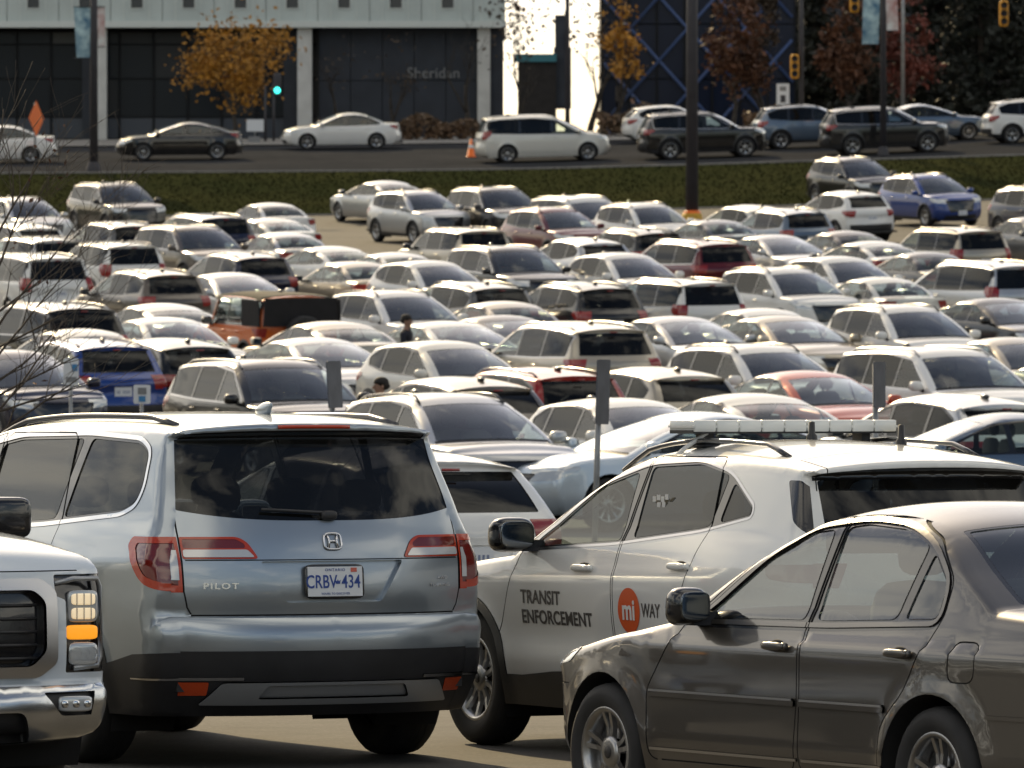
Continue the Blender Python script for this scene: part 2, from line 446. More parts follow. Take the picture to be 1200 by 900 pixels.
    def build(s,body_mat='paint',body_name='body'):
        """returns list of (name, mesh, is_paint)"""
        st=s.step
        # --- ribbon
        L=[];Rr=[]
        edge=np.vstack([np.c_[s.S,s.w],np.c_[s.S[::-1],-s.w[::-1]]])
        a0=densify([(s.S[0],-s.w[0]),(s.S[0],s.w[0])],st,False)[1:-1]; a1=densify([(s.S[-1],s.w[-1]),(s.S[-1],-s.w[-1])],st,False)[1:-1]
        dom=np.vstack([np.c_[s.S,s.w],a1,np.c_[s.S[::-1],-s.w[::-1]],a0])
        nj=int(s.W/st); fr=np.linspace(-1,1,nj+1)[1:-1]
        grid=np.array([(a,w*f) for a,w in zip(s.S[1:-1],s.w[1:-1]) for f in fr])
        loops=[dom]+[densify(r[1],st*.8) for r in s.wreg]
        wv,wf=s._cdt(loops,[],grid,st)
        cen=wv[wf].mean(1); ok=inside(dom,cen); wf=wf[ok];cen=cen[ok]
        wk=np.full(len(wf),-1)
        for i,r in enumerate(s.wreg): wk[inside(r[1],cen)]=i
        P=[s.pos(wv[:,0],wv[:,1])]; F=[wf]; K=[('w',k) for k in wk]
        # --- side
        up,bot=s.silhouette(); dom=np.vstack([up,bot]); rr=s.T[:,4]
        xs=np.arange(dom[:,0].min(),dom[:,0].max(),st); zs=np.arange(s.sill,s.top,st)
        g=np.array([(x+(st/2 if j%2 else 0),z) for j,z in enumerate(zs) for x in xs])
        rings=[]
        t=np.gradient(up,axis=0); t/=np.maximum(1e-9,np.linalg.norm(t,axis=1))[:,None]; nin=np.c_[-t[:,1],t[:,0]]
        # inward normal: test one point
        mid=len(up)//2
        if not inside(dom,(up[mid]+nin[mid]*.03)[None])[0]: nin=-nin
        for u in (.05,.18,.42,.75): rings.append(up+nin*(rr*u)[:,None])
        rings=np.vstack(rings)
        d,_,_=seg_dist(g,up[:-1],up[1:]); g=g[(d>rr.mean()*.9)]
        g=np.vstack([g,rings]); g=g[inside(dom,g)]
        loops=[dom]+[densify(r[1],st*.8) for r in s.sreg]
        sv,sf=s._cdt(loops,[],g,st*.45)
        cen=sv[sf].mean(1); ok=inside(dom,cen); sf=sf[ok];cen=cen[ok]
        d,bi,bt=seg_dist(sv,up[:-1],up[1:]); r_=rr[bi]*(1-bt)+rr[np.minimum(bi+1,len(rr)-1)]*bt
        d[d<2e-5]=0; u=np.clip(d/r_,0,1)
        y=s.side(sv[:,0],sv[:,1])-r_*(1-np.sqrt(np.clip(1-(1-u)**2,0,1)))
        sk={}
        for sd in (1,-1):
            k=np.full(len(sf),-1)
            for i,r in enumerate(s.sreg):
                if sd in r[4]: k[inside(r[1],cen)]=i
            o=sum(len(p) for p in P)
            P.append(np.c_[sv[:,0],y*sd,sv[:,1]]); F.append((sf if sd==1 else sf[:,::-1])+o); K+=[('s',q,sd) for q in k]
        P=np.vstack(P); F=np.vstack(F)
        # --- consistent outward orientation + welded normals
        n=np.cross(P[F[:,1]]-P[F[:,0]],P[F[:,2]]-P[F[:,0]]); c=P[F].mean(1)-np.array([s.x_mid,0,s.belt*.75]); c[:,0]*=.35
        flip=(n*c).sum(1)<0
        # the ribbon is oriented by its own parametrisation: use majority per part
        isw=np.array([k[0]=='w' for k in K])
        for msk in (isw,~isw&(np.array([k[-1] if k[0]=='s' else 0 for k in K])==1),~isw&(np.array([k[-1] if k[0]=='s' else 0 for k in K])==-1)):
            if flip[msk].mean()>.5: F[msk]=F[msk][:,::-1]
        n=np.cross(P[F[:,1]]-P[F[:,0]],P[F[:,2]]-P[F[:,0]])
        key=np.round(P/3e-4).astype(np.int64); _,wid=np.unique(key,axis=0,return_inverse=True); wid=wid.ravel()
        VN=np.zeros((wid.max()+1,3))
        for k in range(3): np.add.at(VN,wid[F[:,k]],n)
        VN/=np.maximum(1e-12,np.linalg.norm(VN,axis=1))[:,None]; VN=VN[wid]
        # --- split into region meshes
        groups={}
        for i,k in enumerate(K):
            if k[1]<0: gk=(body_name,0); info=(body_name,body_mat,0.,True)
            elif k[0]=='w':
                r=s.wreg[k[1]]; gk=(r[0],0 if not r[0].endswith('#') else k[1]); info=(r[4],r[2] or body_mat,r[3],r[2] is None)
            else:
                r=s.sreg[k[1]]; gk=(r[0],k[2] if r[0]!='seam' and not r[0].startswith('=') else 0); info=(r[5],r[2] or body_mat,r[3],r[2] is None)
                if r[0].endswith('_wrap'): gk=(r[0]+('l' if k[2]>0 else 'r'),0)
            groups.setdefault(gk,(info,[]))[1].append(i)
        out=[]
        for gk,(info,idx) in groups.items():
            name,mt,dep,ispaint=info
            if not isinstance(mt,str): mt=mt
            fs=F[idx]; uq,inv=np.unique(fs.ravel(),return_inverse=True); fs2=inv.reshape(-1,3)
            p=P[uq]-VN[uq]*dep; nn=VN[uq]
            vs=[tuple(a) for a in p]; ns=[tuple(a) for a in nn]; fl=[tuple(int(q) for q in a) for a in fs2]
            if abs(dep)>1e-4:
                cnt={}
                for a in fs2:
                    for e in ((a[0],a[1]),(a[1],a[2]),(a[2],a[0])): cnt[e]=1
                for (a,b) in list(cnt):
                    if (b,a) in cnt: continue
                    pa,pb=P[uq[a]],P[uq[b]]; qa,qb=p[a],p[b]
                    m=np.cross(pb-pa,nn[a]); l=np.linalg.norm(m)
                    if l<1e-9: continue
                    m=m/l*(1 if dep<0 else -1)
                    o=len(vs); vs+=[tuple(qa),tuple(qb),tuple(pb),tuple(pa)]; ns+=[tuple(m)]*4
                    fl.append((o,o+1,o+2,o+3) if dep<0 else (o+3,o+2,o+1,o))
            me=bpy.data.meshes.new(name); me.from_pydata(vs,[],fl); me.materials.append(MATS[mt] if mt!='paint' else MATS['paint_white'])
            me.polygons.foreach_set('use_smooth',[True]*len(fl)); me.normals_split_custom_set_from_vertices(ns); me.update()
            out.append(dict(name=name,me=me,paint=(mt=='paint'),key=gk,par=None,M=None))
        return out
    def underside(s, inner=.42):
        """floor pan and wheel wells"""
        b=MB(); hw=s.W/2
        f=s.E[0][0]-.05; r=s.E[-1][0]+.05; a,c=s.wheels
        zt=s.sill+.10
        for x0,x1,h in ((r,c-s.ra,hw-.12),(c-s.ra,c+s.ra,hw-.42),(c+s.ra,a-s.ra,hw-.07),(a-s.ra,a+s.ra,hw-.42),(a+s.ra,f,hw-.16)):
            b.box(((x0+x1)/2,0,s.sill+.06),(x1-x0,2*h,.10),'under')
        for xw in s.wheels:
            for sd in (1,-1):
                A=[(xw-s.ra*math.cos(t),s.arch_z+s.ra*math.sin(t)) for t in np.linspace(-.5,math.pi+.5,26)]
                vs=[];fs=[]
                for x,z in A:
                    yo=float(s.side(x,z)); vs+=[(x,sd*(yo-.003),z),(x,sd*(hw-inner),z)]
                for i in range(len(A)-1): fs.append((2*i,2*i+1,2*i+3,2*i+2))
                b.add(vs,fs,'under')
                vs=[(xw,sd*(hw-inner),s.arch_z)]+[(x,sd*(hw-inner),z) for x,z in A]
                b.add(vs,[(0,i,i+1) for i in range(1,len(A))],'under')
        return dict(name='underbody',me=b.mesh('underbody'),paint=False,par=None,M=None,key=None)
# ---------------------------------------------------------------- shared vehicle parts
def P_(name,mb,par=None,M=None,paint=False):
    me=mb.mesh(name) if isinstance(mb,MB) else mb
    return dict(name=name,me=me,paint=paint,par=par,M=M,key=None)
def wheel_parts(parts, x, y, sd, rt, wid, rim, style='five', rmat='alloy', steer=0., detail=2, cap='black_plastic'):
    """tyre + rim (+ spokes); sd=+1 outer face towards +y"""
    M=Matrix.Translation((x,y,rt))@Matrix.Rotation(steer,4,'Z')@(Matrix.Identity(4) if sd>0 else Matrix.Rotation(math.pi,4,'Z'))
    h=wid/2; rr=rim
    t=MB(); seg=40 if detail>1 else 24
    prof=[(rr-.012,-h*.8),(rr+.02,-h*.98),(rr+(rt-rr)*.5,-h*1.06),(rt-.03,-h*.98),(rt-.008,-h*.80),(rt,-h*.5),(rt,h*.5),(rt-.008,h*.80),(rt-.03,h*.98),(rr+(rt-rr)*.5,h*1.06),(rr+.02,h*.98),(rr-.004,h*.86),(rr-.012,h*.8)]
    t.lathe(prof,'tyre',seg)
    if detail>1:   # tread grooves
        for g in (-.2,-.07,.07,.2): t.lathe([(rt+.0008,g*wid-.004),(rt-.004,g*wid),(rt+.0008,g*wid+.004)],'seam',seg)
    r=MB()
    r.lathe([(rr+.004,h*.84),(rr-.006,h*.90),(rr-.022,h*.86),(rr-.034,h*.55),(rr-.045,-h*.3),(rr-.05,-h*.7)],rmat,seg)
    r.lathe([(rr-.046,-h*.25),(.05,-h*.25)],'under',seg)
    r.lathe([(.155,-h*.1),(.155,h*.15),(.06,h*.15)],'satin_metal' if detail>1 else 'under',seg)
    n={'five':5,'ten':10,'seven':7,'six':6,'split':5,'steel':8}[style]
    def spoke(a0,w0,w1,z0=.62,z1=.80,r0=.045,r1=None):
        r1=r1 or rr-.02
        vs=[];
        for rad,w,hh in ((r0,w0,z0),(r0+(r1-r0)*.5,(w0+w1)/2*.9,z0*.97),(r1,w1,z1)):
            for sx,dz in ((-1,-.022),(-.75,0),(.75,0),(1,-.022)): vs.append((sx*w,h*hh+dz,rad))
        fs=[]
        for i in range(2):
            for k in range(3): a=i*4+k; fs.append((a,a+1,a+5,a+4))
        r.add(vs,fs,rmat,False,Matrix.Rotation(a0,4,'Y'))
    for k in range(n):
        a=2*math.pi*k/n
        if style=='split':
            for dl in (-.16,.16): spoke(a+dl,.016,.014)
        elif style=='seven': spoke(a,.026,.034)
        elif style=='five': spoke(a,.034,.048)
        elif style=='six': spoke(a,.03,.036)
        elif style=='ten': spoke(a,.016,.017)
        else: spoke(a,.035,.05)
    r.lathe([(.075,h*.5),(.072,h*.64),(.05,h*.70),(0,h*.71)],rmat,20)
    r.lathe([(.028,h*.72),(.026,h*.735),(0,h*.735)],cap,14)
    i=len(parts)
    parts.append(P_('wheel',t,None,M)); parts.append(P_('rim',r,i))
    return i
def interior(xd, xs, z0, zr, w, rows=2, wheel_y=.36, light=False):
    """seats with headrests, dashboard and steering wheel"""
    b=MB(); sm='seat_grey'
    b.box((xd-.1,0,z0+.28),(.55,2*w,.42),'interior'); b.rbox((xd-.18,0,z0+.47),(.55,2*w*.96,.16),'interior',3)
    b.box(((xd+xs)/2-1.2,0,z0),(3.4,2*w,.05),'interior')
    for k in range(rows):
        x=xs-k*.88
        for sy in ((-1,1) if k==0 else (-1,0,1)):
            y=sy*(.36 if k==0 else .40)
            b.rbox((x,y,z0+.18),(.52,.50,.18),sm,4,nu=12,nv=8)
            b.rbox((x-.26,y,z0+.52),(.16,.46,.66),sm,4,M=None,nu=12,nv=8)
            if sy!=0 or k>0: b.rbox((x-.30+(.10 if k and zr<1.55 else 0),y,min(zr-.16,z0+.95)-(.16 if k and zr<1.55 else 0)),(.10,.24,.17),sm,3,nu=12,nv=8)
    Mw=Matrix.Translation((xd-.42,wheel_y,z0+.52))@Matrix.Rotation(R(65),4,'Y')
    pts=[(.185*math.cos(t),.185*math.sin(t),0) for t in np.linspace(0,2*math.pi,21)]
    b.tube(pts,.014,'black_plastic',6,False,Mw); b.box((0,0,0),(.06,.36,.02),'black_plastic',Mw)
    return P_('interior',b)
def instantiate(parts, name, M, pm, label, cat, group=None):
    root=empty(name,M); tag(root,label,cat,group); objs=[]
    for p in parts:
        o=bpy.data.objects.new(p['name'],p['me']); COL.objects.link(o)
        o.parent=root if p['par'] is None else objs[p['par']]
        if p['M'] is not None: o.matrix_local=p['M']
        if p['paint'] and pm is not None:
            o.material_slots[0].link='OBJECT'; o.material_slots[0].material=MATS[pm]
        objs.append(o)
    return root
# ---------------------------------------------------------------- lie of the land (camera eye level is z = 0)
GD=[0,60,78,90,108,120,131,143,160,190,216,228,238.0,238.4,252,253,258,275,292,330]
GZ=[-1.9,-1.9,-1.86,-1.62,-1.12,-.62,-.08,.50,1.34,3.05,4.62,5.40,6.20,6.24,8.20,8.33,8.75,10.05,10.95,11.6]
_gd=np.linspace(0,330,1321); _gz=np.interp(_gd,GD,GZ)
_ker=np.hanning(41); _ker/=_ker.sum(); _pad=np.r_[np.full(20,_gz[0]),_gz,np.full(20,_gz[-1])]
_gs=np.convolve(_pad,_ker,'valid')
def ground(x,d):
    x=np.asarray(x,float); d=np.asarray(d,float)
    z=np.interp(d,_gd,_gs)
    t=sstep(140,238,d)
    return z+t*(.018*x+.012*np.sqrt(x*x+16)-.048)
def gz(x,d): return float(ground(x,d))
def on_ground(x,d,ang):
    """matrix of a vehicle standing at (x,d); ang = compass angle of its nose from +X"""
    e=1.0; n=Vector((-(gz(x+e,d)-gz(x-e,d))/(2*e),-(gz(x,d+e)-gz(x,d-e))/(2*e),1)).normalized()
    f=Vector((math.cos(ang),math.sin(ang),0)); f=(f-n*f.dot(n)).normalized(); l=n.cross(f)
    M=Matrix((f,l,n)).transposed().to_4x4(); M.translation=(x,d,gz(x,d)); return M
def solve(cx,y,h,d0=62.,d1=250.):
    """a pixel column and the pixel row of the roof of a vehicle of height h give its place on the ground"""
    D=np.linspace(d1,d0,1200); X=(cx-600)*D/F_PX; Y=HORIZON-F_PX*(ground(X,D)+h)/D
    k=np.argmax(Y>=y) if (Y>=y).any() else len(D)-1
    return float(X[k]),float(D[k])
def px2x(px,d): return (px-600)*d/F_PX
def py2z(py,d): return (HORIZON-py)*d/F_PX
# ---------------------------------------------------------------- ground
rng=random.Random(7); nrg=np.random.default_rng(7)
def ground_mat(name,c0,c1,c2,sc=.35,fine=60,rough=.9,bump=.25):
    m,nt,b,out=nodes_of(name); L=nt.links
    tc=nt.nodes.new('ShaderNodeTexCoord')
    def noise(s,det=6):
        n=nt.nodes.new('ShaderNodeTexNoise'); n.inputs['Scale'].default_value=s; n.inputs['Detail'].default_value=det; L.new(tc.outputs['Object'],n.inputs['Vector']); return n
    n1=noise(sc); n2=noise(fine,3); n3=noise(sc*9)
    r=nt.nodes.new('ShaderNodeValToRGB'); r.color_ramp.elements[0].position=.35; r.color_ramp.elements[1].position=.68
    r.color_ramp.elements[0].color=c4(c0); r.color_ramp.elements[1].color=c4(c1); L.new(n1.outputs['Fac'],r.inputs[0])
    mx=nt.nodes.new('ShaderNodeMixRGB'); mx.inputs[2].default_value=c4(c2); L.new(r.outputs[0],mx.inputs[1])
    mr=nt.nodes.new('ShaderNodeMapRange'); mr.inputs[1].default_value=.5; mr.inputs[2].default_value=.75; mr.inputs[4].default_value=.55; L.new(n2.outputs['Fac'],mr.inputs[0]); L.new(mr.outputs[0],mx.inputs[0])
    mx2=nt.nodes.new('ShaderNodeMixRGB'); mx2.blend_type='MULTIPLY'; mx2.inputs[0].default_value=.5; L.new(mx.outputs[0],mx2.inputs[1])
    r3=nt.nodes.new('ShaderNodeValToRGB'); r3.color_ramp.elements[0].color=(.55,.55,.55,1); r3.color_ramp.elements[0].position=.3; r3.color_ramp.elements[1].position=.7; L.new(n3.outputs['Fac'],r3.inputs[0]); L.new(r3.outputs[0],mx2.inputs[2])
    L.new(mx2.outputs[0],b.inputs['Base Color']); b.inputs['Roughness'].default_value=rough; setin(b,'Specular IOR Level',.0 if name in ('turf','soil','road_asphalt') else .2)
    bp=nt.nodes.new('ShaderNodeBump'); bp.inputs['Strength'].default_value=bump; bp.inputs['Distance'].default_value=.015; L.new(n2.outputs['Fac'],bp.inputs['Height']); L.new(bp.outputs[0],b.inputs['Normal'])
    MATS[name]=m
ground_mat('asphalt',(.070,.067,.063),(.098,.093,.086),(.17,.16,.145),.30,45)
ground_mat('road_asphalt',(.040,.042,.046),(.055,.056,.060),(.07,.07,.07),.3,30)
ground_mat('concrete',(.22,.21,.195),(.29,.275,.25),(.16,.15,.14),.5,20)
ground_mat('turf',(.026,.032,.014),(.040,.043,.018),(.040,.036,.018),.22,9,1.,.2)
ground_mat('soil',(.04,.038,.03),(.06,.055,.04),(.03,.03,.02),.1,5)
def sheet(name,x0,x1,d0,d1,nx,nd,mt,dz=0.,zf=None):
    X=np.linspace(x0,x1,nx); D=np.linspace(d0,d1,nd); gx,gd=np.meshgrid(X,D); z=(zf or ground)(gx,gd)+dz
    v=np.c_[gx.ravel(),gd.ravel(),z.ravel()]; f=[(j*nx+i,j*nx+i+1,(j+1)*nx+i+1,(j+1)*nx+i) for j in range(nd-1) for i in range(nx-1)]
    b=MB(); b.add([tuple(p) for p in v],f,mt); me=b.mesh(name)
    if me.polygons[0].normal.z<0: me.flip_normals()
    return obj(name,me)
stru(sheet('parking_lot',-60,60,6,238.2,61,160,'asphalt'))
stru(sheet('grass_bank',-60,60,238.1,252.3,61,24,'turf',.03))
stru(sheet('road',-60,60,252.2,275.2,61,14,'road_asphalt',.0))
stru(sheet('pavement',-60,60,275.1,335,61,20,'concrete',.05))
def far(x,d): return np.where((np.abs(x)<58)&(d<334)&(d>-50),ground(x,np.clip(d,6,334))-1.2,np.minimum(ground(np.clip(x,-58,58),np.clip(d,0,330)),10.4)-1.2)
def rings():
    X=np.r_[-6000,-2500,-900,-300,-120,np.linspace(-61,61,9),120,300,900,2500,6000]; D=np.r_[-6000,-2000,-500,-100,0,np.linspace(20,340,33),420,700,1500,3000,6000]
    gx,gd=np.meshgrid(X,D); z=far(gx,gd); n=len(X)
    b=MB(); b.add([tuple(p) for p in np.c_[gx.ravel(),gd.ravel(),z.ravel()]],[(j*n+i,j*n+i+1,(j+1)*n+i+1,(j+1)*n+i) for j in range(len(D)-1) for i in range(n-1)],'soil'); return stru(obj('terrain',b.mesh('terrain')))
rings()
def kerb(name,d0,d1,h,mt='concrete'):
    b=MB(); X=np.linspace(-60,60,121); vs=[];fs=[]
    for x in X:
        z=gz(x,(d0+d1)/2); vs+=[(x,d0,z-.2),(x,d0,z+h-.02),(x,d0+.03,z+h),(x,d1,z+h),(x,d1,z-.2)]
    for i in range(len(X)-1):
        for k in range(4): a=i*5+k; fs.append((a,a+1,a+6,a+5))
    b.add(vs,fs,mt,False); return stru(obj(name,b.mesh(name)))
kerb('kerb',238.0,238.25,.05); kerb('kerb',252.2,252.9,.06)
def lawn():
    n=22000; x=nrg.uniform(-24,26,n); d=nrg.uniform(238.5,252.1,n); z=ground(x,d)+.02; a=nrg.uniform(0,math.pi,n); h=nrg.uniform(.04,.10,n); w=nrg.uniform(.015,.05,n)
    lx=nrg.normal(0,.05,n); dx,dy=np.cos(a)*w,np.sin(a)*w
    v=np.stack([np.c_[x-dx,d-dy,z],np.c_[x+dx,d+dy,z],np.c_[x+lx,d+lx*.5,z+h]],1).reshape(-1,3)
    me=bpy.data.meshes.new('grass'); me.from_pydata(v.tolist(),[],np.arange(3*n).reshape(-1,3).tolist()); me.materials.append(MATS['grass_blade'])
    tag(stru(obj('grass',me),'stuff'),'short dull green grass on the bank below the road','grass')
mat('grass_blade',(.024,.029,.012),1.,spec=.0,noise=(.25,.4,(.030,.025,.013))); lawn()
# ---------------------------------------------------------------- college building (left)
mat('clad',(.50,.56,.54),.5,noise=(.6,.12)); mat('clad_trim',(.62,.66,.63),.45); mat('dark_glass',(.012,.016,.021),.2,spec=.15); mat('dark_glass_b',(.018,.023,.028),.25,spec=.15); mat('dark_glass_c',(.030,.032,.034),.3,spec=.15); mat('pane_painted_lit',(.06,.062,.058),.5); mat('mullion',(.010,.011,.013),.7,spec=.2)
mat('spandrel',(.035,.045,.062),.4); mat('wall_slate',(.026,.032,.044),.7,noise=(1.2,.25)); mat('column_white',(.60,.60,.57),.55,noise=(1.5,.15)); mat('soffit',(.05,.05,.05),.7); mat('sign_grey',(.20,.205,.21),.5,.0)
mat('small_window',(.03,.035,.045),.15); mat('navy_glass',(.008,.014,.034),.2,spec=.15); mat('lattice_blue',(.05,.09,.22),.5,.0); mat('dark_brick',(.022,.019,.018),.85,noise=(2,.4))
def college():
    D=300.; P=lambda px,py:(px2x(px,D),py2z(py,D))
    root=empty('college_building',Matrix.Translation((0,0,0))); tag(root,'pale panelled college building with small square windows over dark glazing','building')
    zt=P(0,-260)[1]; zb=P(0,26)[1]
    # cladding bays, one window in each
    pitch=60.7; c0=39-pitch*4
    x_end=P(592,0)[0]
    k=0
    while True:
        cx=c0+pitch*k; k+=1
        if cx-pitch/2>592: break
        x0=P(cx-pitch/2,0)[0]; x1=min(P(cx+pitch/2,0)[0],x_end)-.03
        if x1-x0<.3: break
        wx0,wx1=P(cx-7,0)[0],P(cx+7,0)[0]; wz0,wz1=P(0,9.5)[1],P(0,-12)[1]
        if wx1>x1-.1: wx0=wx1=None
        b=MB()
        if wx0:
            for (a0,a1,b0,b1) in ((x0,wx0,zb,zt),(wx1,x1,zb,zt),(wx0,wx1,zb,wz0),(wx0,wx1,wz1,zt)): b.box(((a0+a1)/2,D+.15,(b0+b1)/2),(a1-a0,.3,b1-b0),'clad')
        else: b.box(((x0+x1)/2,D+.15,(zb+zt)/2),(x1-x0,.3,zt-zb),'clad')
        p=obj('cladding_panel',b.mesh('cladding_panel'),root)
        # standing seams
        sb=MB(); n=4
        for q in range(1,n):
            xx=x0+(x1-x0)*q/n
            if wx0 and wx0-.03<xx<wx1+.03: continue
            sb.box((xx,D-.012,(zb+zt)/2),(.03,.03,zt-zb),'clad_trim')
        obj('seam_strip',sb.mesh('seam_strip'),p)
        if wx0:
            w=MB(); w.box(((wx0+wx1)/2,D+.2,(wz0+wz1)/2),(wx1-wx0,.05,wz1-wz0),'small_window'); wo=obj('window',w.mesh('window'),root)
            f=MB(); 
            for (a0,a1,b0,b1) in ((wx0-.04,wx0,wz0-.04,wz1+.04),(wx1,wx1+.04,wz0-.04,wz1+.04),(wx0,wx1,wz0-.04,wz0)): f.box(((a0+a1)/2,D-.02,(b0+b1)/2),(a1-a0,.06,b1-b0),'clad_trim')
            obj('frame',f.mesh('frame'),wo)
    xl=P(c0-pitch/2,0)[0]
    b=MB(); b.box(((xl+x_end)/2,D+.02,zb-.10),(x_end-xl+.1,.5,.28),'clad_trim'); obj('fascia',b.mesh('fascia'),root)
    b=MB(); b.box(((xl+x_end)/2,D+6.3,(zb+zt)/2),(x_end-xl-.02,12,zt-zb),'clad'); b.box(((xl+x_end)/2,D+6,zb-.12),(x_end-xl,12,.16),'soffit'); obj('upper_block',b.mesh('upper_block'),root)
    # glazed ground floors, set back
    zg=gz(0,D)-2.; zs=zb-.2; Dg=D+1.6
    b=MB(); b.box((px2x(160,Dg)+(-3),Dg+3.4,(zg+zs)/2),(px2x(372,Dg)-px2x(-215,Dg),6,zs-zg),'soffit'); obj('core_wall',b.mesh('core_wall'),root)
    rows=[py2z(37,Dg),py2z(52,Dg),py2z(92,Dg),py2z(137,Dg),py2z(163,Dg)]
    colsx=[-100+40.*i for i in range(12)]
    for i,px in enumerate(colsx):
        for j in range(4):
            x0,x1=px2x(px,Dg)+.05,px2x(px+40,Dg)-.05; z1,z0=rows[j]-.04,rows[j+1]+.04
            if px+40>372: continue
            b=MB(); b.box(((x0+x1)/2,Dg+rng.uniform(0,.03),(z0+z1)/2),(x1-x0,.04,z1-z0),'spandrel' if j==3 else rng.choice(('dark_glass','dark_glass','dark_glass_b','dark_glass_c')) if j else rng.choice(('dark_glass_b','dark_glass_c','pane_painted_lit'))); obj('pane',b.mesh('pane'),root)  # paler pane tones paint in room light and reflections, strongest in the top row
    for px in colsx:
        b=MB(); b.box((px2x(px,Dg),Dg-.03,(rows[0]+rows[-1])/2),(.09,.16,rows[0]-rows[-1]),'mullion'); obj('mullion',b.mesh('mullion'),root)
    for z in rows:
        b=MB(); b.box(((px2x(-110,Dg)+px2x(372,Dg))/2,Dg-.02,z),(px2x(372,Dg)-px2x(-110,Dg),.10,.075),'mullion'); obj('transom',b.mesh('transom'),root)
    for px,w in ((119,12),(357,17),(567,15)):
        b=MB(); b.box((px2x(px,D+.3),D+.5,(zg+zs)/2),(w/26.7,.6,zs-zg),'column_white'); obj('column',b.mesh('column'),root)
    for px,w in ((104,14),(341,17)):
        b=MB(); b.box((px2x(px,Dg),Dg-.2,(zg+zs)/2),(w/26.7,.5,zs-zg),'wall_slate'); obj('pier',b.mesh('pier'),root)
    x0,x1=px2x(374,Dg-.6),px2x(560,Dg-.6); nb=5
    b=MB(); b.box(((x0+x1)/2,Dg+2.2,(zg+zs)/2),(x1-x0+.3,4.6,zs-zg),'soffit'); obj('core_wall',b.mesh('core_wall'),root)
    for q in range(nb):
        a,c=x0+(x1-x0)*q/nb,x0+(x1-x0)*(q+1)/nb-.03
        for (za,zc) in ((zg,py2z(95,Dg)-.02),(py2z(95,Dg)+.01,zs)):
            b=MB(); b.box(((a+c)/2,Dg-.45,(za+zc)/2),(c-a,.3,zc-za),'wall_slate'); obj('wall_panel',b.mesh('wall_panel'),root)
    b=MB(); b.box((px2x(582,D+1),D+1.2,(zg+zs)/2),(.6,1.2,zs-zg),'wall_slate'); obj('pier',b.mesh('pier'),root)
    me=text_mesh('Sheridan',.66,'sign_grey',.03,.004,1.,1.02); M=Matrix.Translation((px2x(508,Dg-.7),Dg-.66,py2z(86,Dg-.7)))@Matrix.Rotation(R(90),4,'X'); obj('sign_lettering',me,root,M)
college()
def lattice_tower():
    D=312.; root=empty('glass_building'); tag(root,'dark navy glass building crossed by blue diagonal lattice bars','building')
    x0,x1=px2x(705,D),px2x(932,D); zg=gz(0,D)-2; zt=py2z(-230,D); nx,nz=7,7
    b=MB(); b.box(((x0+x1)/2,D+5.3,(zg+zt)/2),(x1-x0-.02,10,zt-zg),'wall_slate'); obj('core',b.mesh('core'),root)
    for i in range(nx):
        for j in range(nz):
            a,c=x0+(x1-x0)*i/nx+.03,x0+(x1-x0)*(i+1)/nx-.03; p,q=zg+(zt-zg)*j/nz+.03,zg+(zt-zg)*(j+1)/nz-.03
            b=MB(); b.box(((a+c)/2,D+.1+rng.uniform(-.02,.02),(p+q)/2),(c-a,.08,q-p),'navy_glass'); obj('pane',b.mesh('pane'),root)
    for i in range(nx+1):
        x=x0+(x1-x0)*i/nx; b=MB(); b.box((x,D+.02,(zg+zt)/2),(.08,.2,zt-zg),'mullion'); obj('mullion',b.mesh('mullion'),root)
    H=zt-zg; W=x1-x0; st=2.62
    import itertools
    for sgn in (1,-1):
        for k in range(-8,12):
            xs=x0+k*st
            # line x = xs + sgn*t, z = zg + 1.12*t
            pts=[]
            for t in np.linspace(0,H/1.12,120):
                x=xs+sgn*t
                if x0+.05<x<x1-.05: pts.append((x,D-.10-(.03 if sgn>0 else 0),zg+1.12*t))
            if len(pts)>3:
                b=MB(); a,c=Vector(pts[0]),Vector(pts[-1]); b.tube([a,c],.085,'lattice_blue',6); obj('lattice_bar',b.mesh('lattice_bar'),root)
lattice_tower()
def dark_block():
    D=352.; x0,x1=px2x(925,D),px2x(1330,D); zg=9.; zt=py2z(-190,D); root=empty('dark_building'); tag(root,'dark brick building behind the evergreen trees','building')
    b=MB(); b.box(((x0+x1)/2,D+6,(zg+zt)/2),(x1-x0,12,zt-zg),'dark_brick'); obj('wall',b.mesh('wall'),root)
    for px in (952,1004,1056):
        for py in (8,60):
            b=MB(); a,c=px2x(px,D),px2x(px+34,D); b.box(((a+c)/2,D-.03,py2z(py+14,D)),(c-a,.08,1.1),'small_window' if py>10 else 'wall_slate'); w=obj('window',b.mesh('window'),root); f=MB(); f.box(((a+c)/2,D-.06,py2z(py+28,D)-.08),(c-a+.2,.16,.10),'clad'); obj('sill',f.mesh('sill'),w)
dark_block()
def far_block():
    D=430.; root=empty('far_building'); tag(root,'small dark building with a teal band seen in the gap between the buildings','building')
    x0,x1=px2x(607,D),px2x(652,D); zg=8.; zt=py2z(64,D)
    b=MB(); b.box(((x0+x1)/2,D+4,(zg+zt)/2),(x1-x0,8,zt-zg),'dark_brick'); obj('wall',b.mesh('wall'),root)
    b=MB(); b.box(((x0+x1)/2-.1,D-.08,py2z(68,D)),(x1-x0+.2,.3,.5),'teal'); obj('roof_band',b.mesh('roof_band'),root)
    b=MB(); b.box((px2x(650,D)+.5,D+2,py2z(90,D)),(1.1,3,py2z(20,D)-py2z(120,D)-1.6),'wall_slate'); obj('stair_tower',b.mesh('stair_tower'),root)
mat('teal',(.02,.16,.20),.4); far_block()
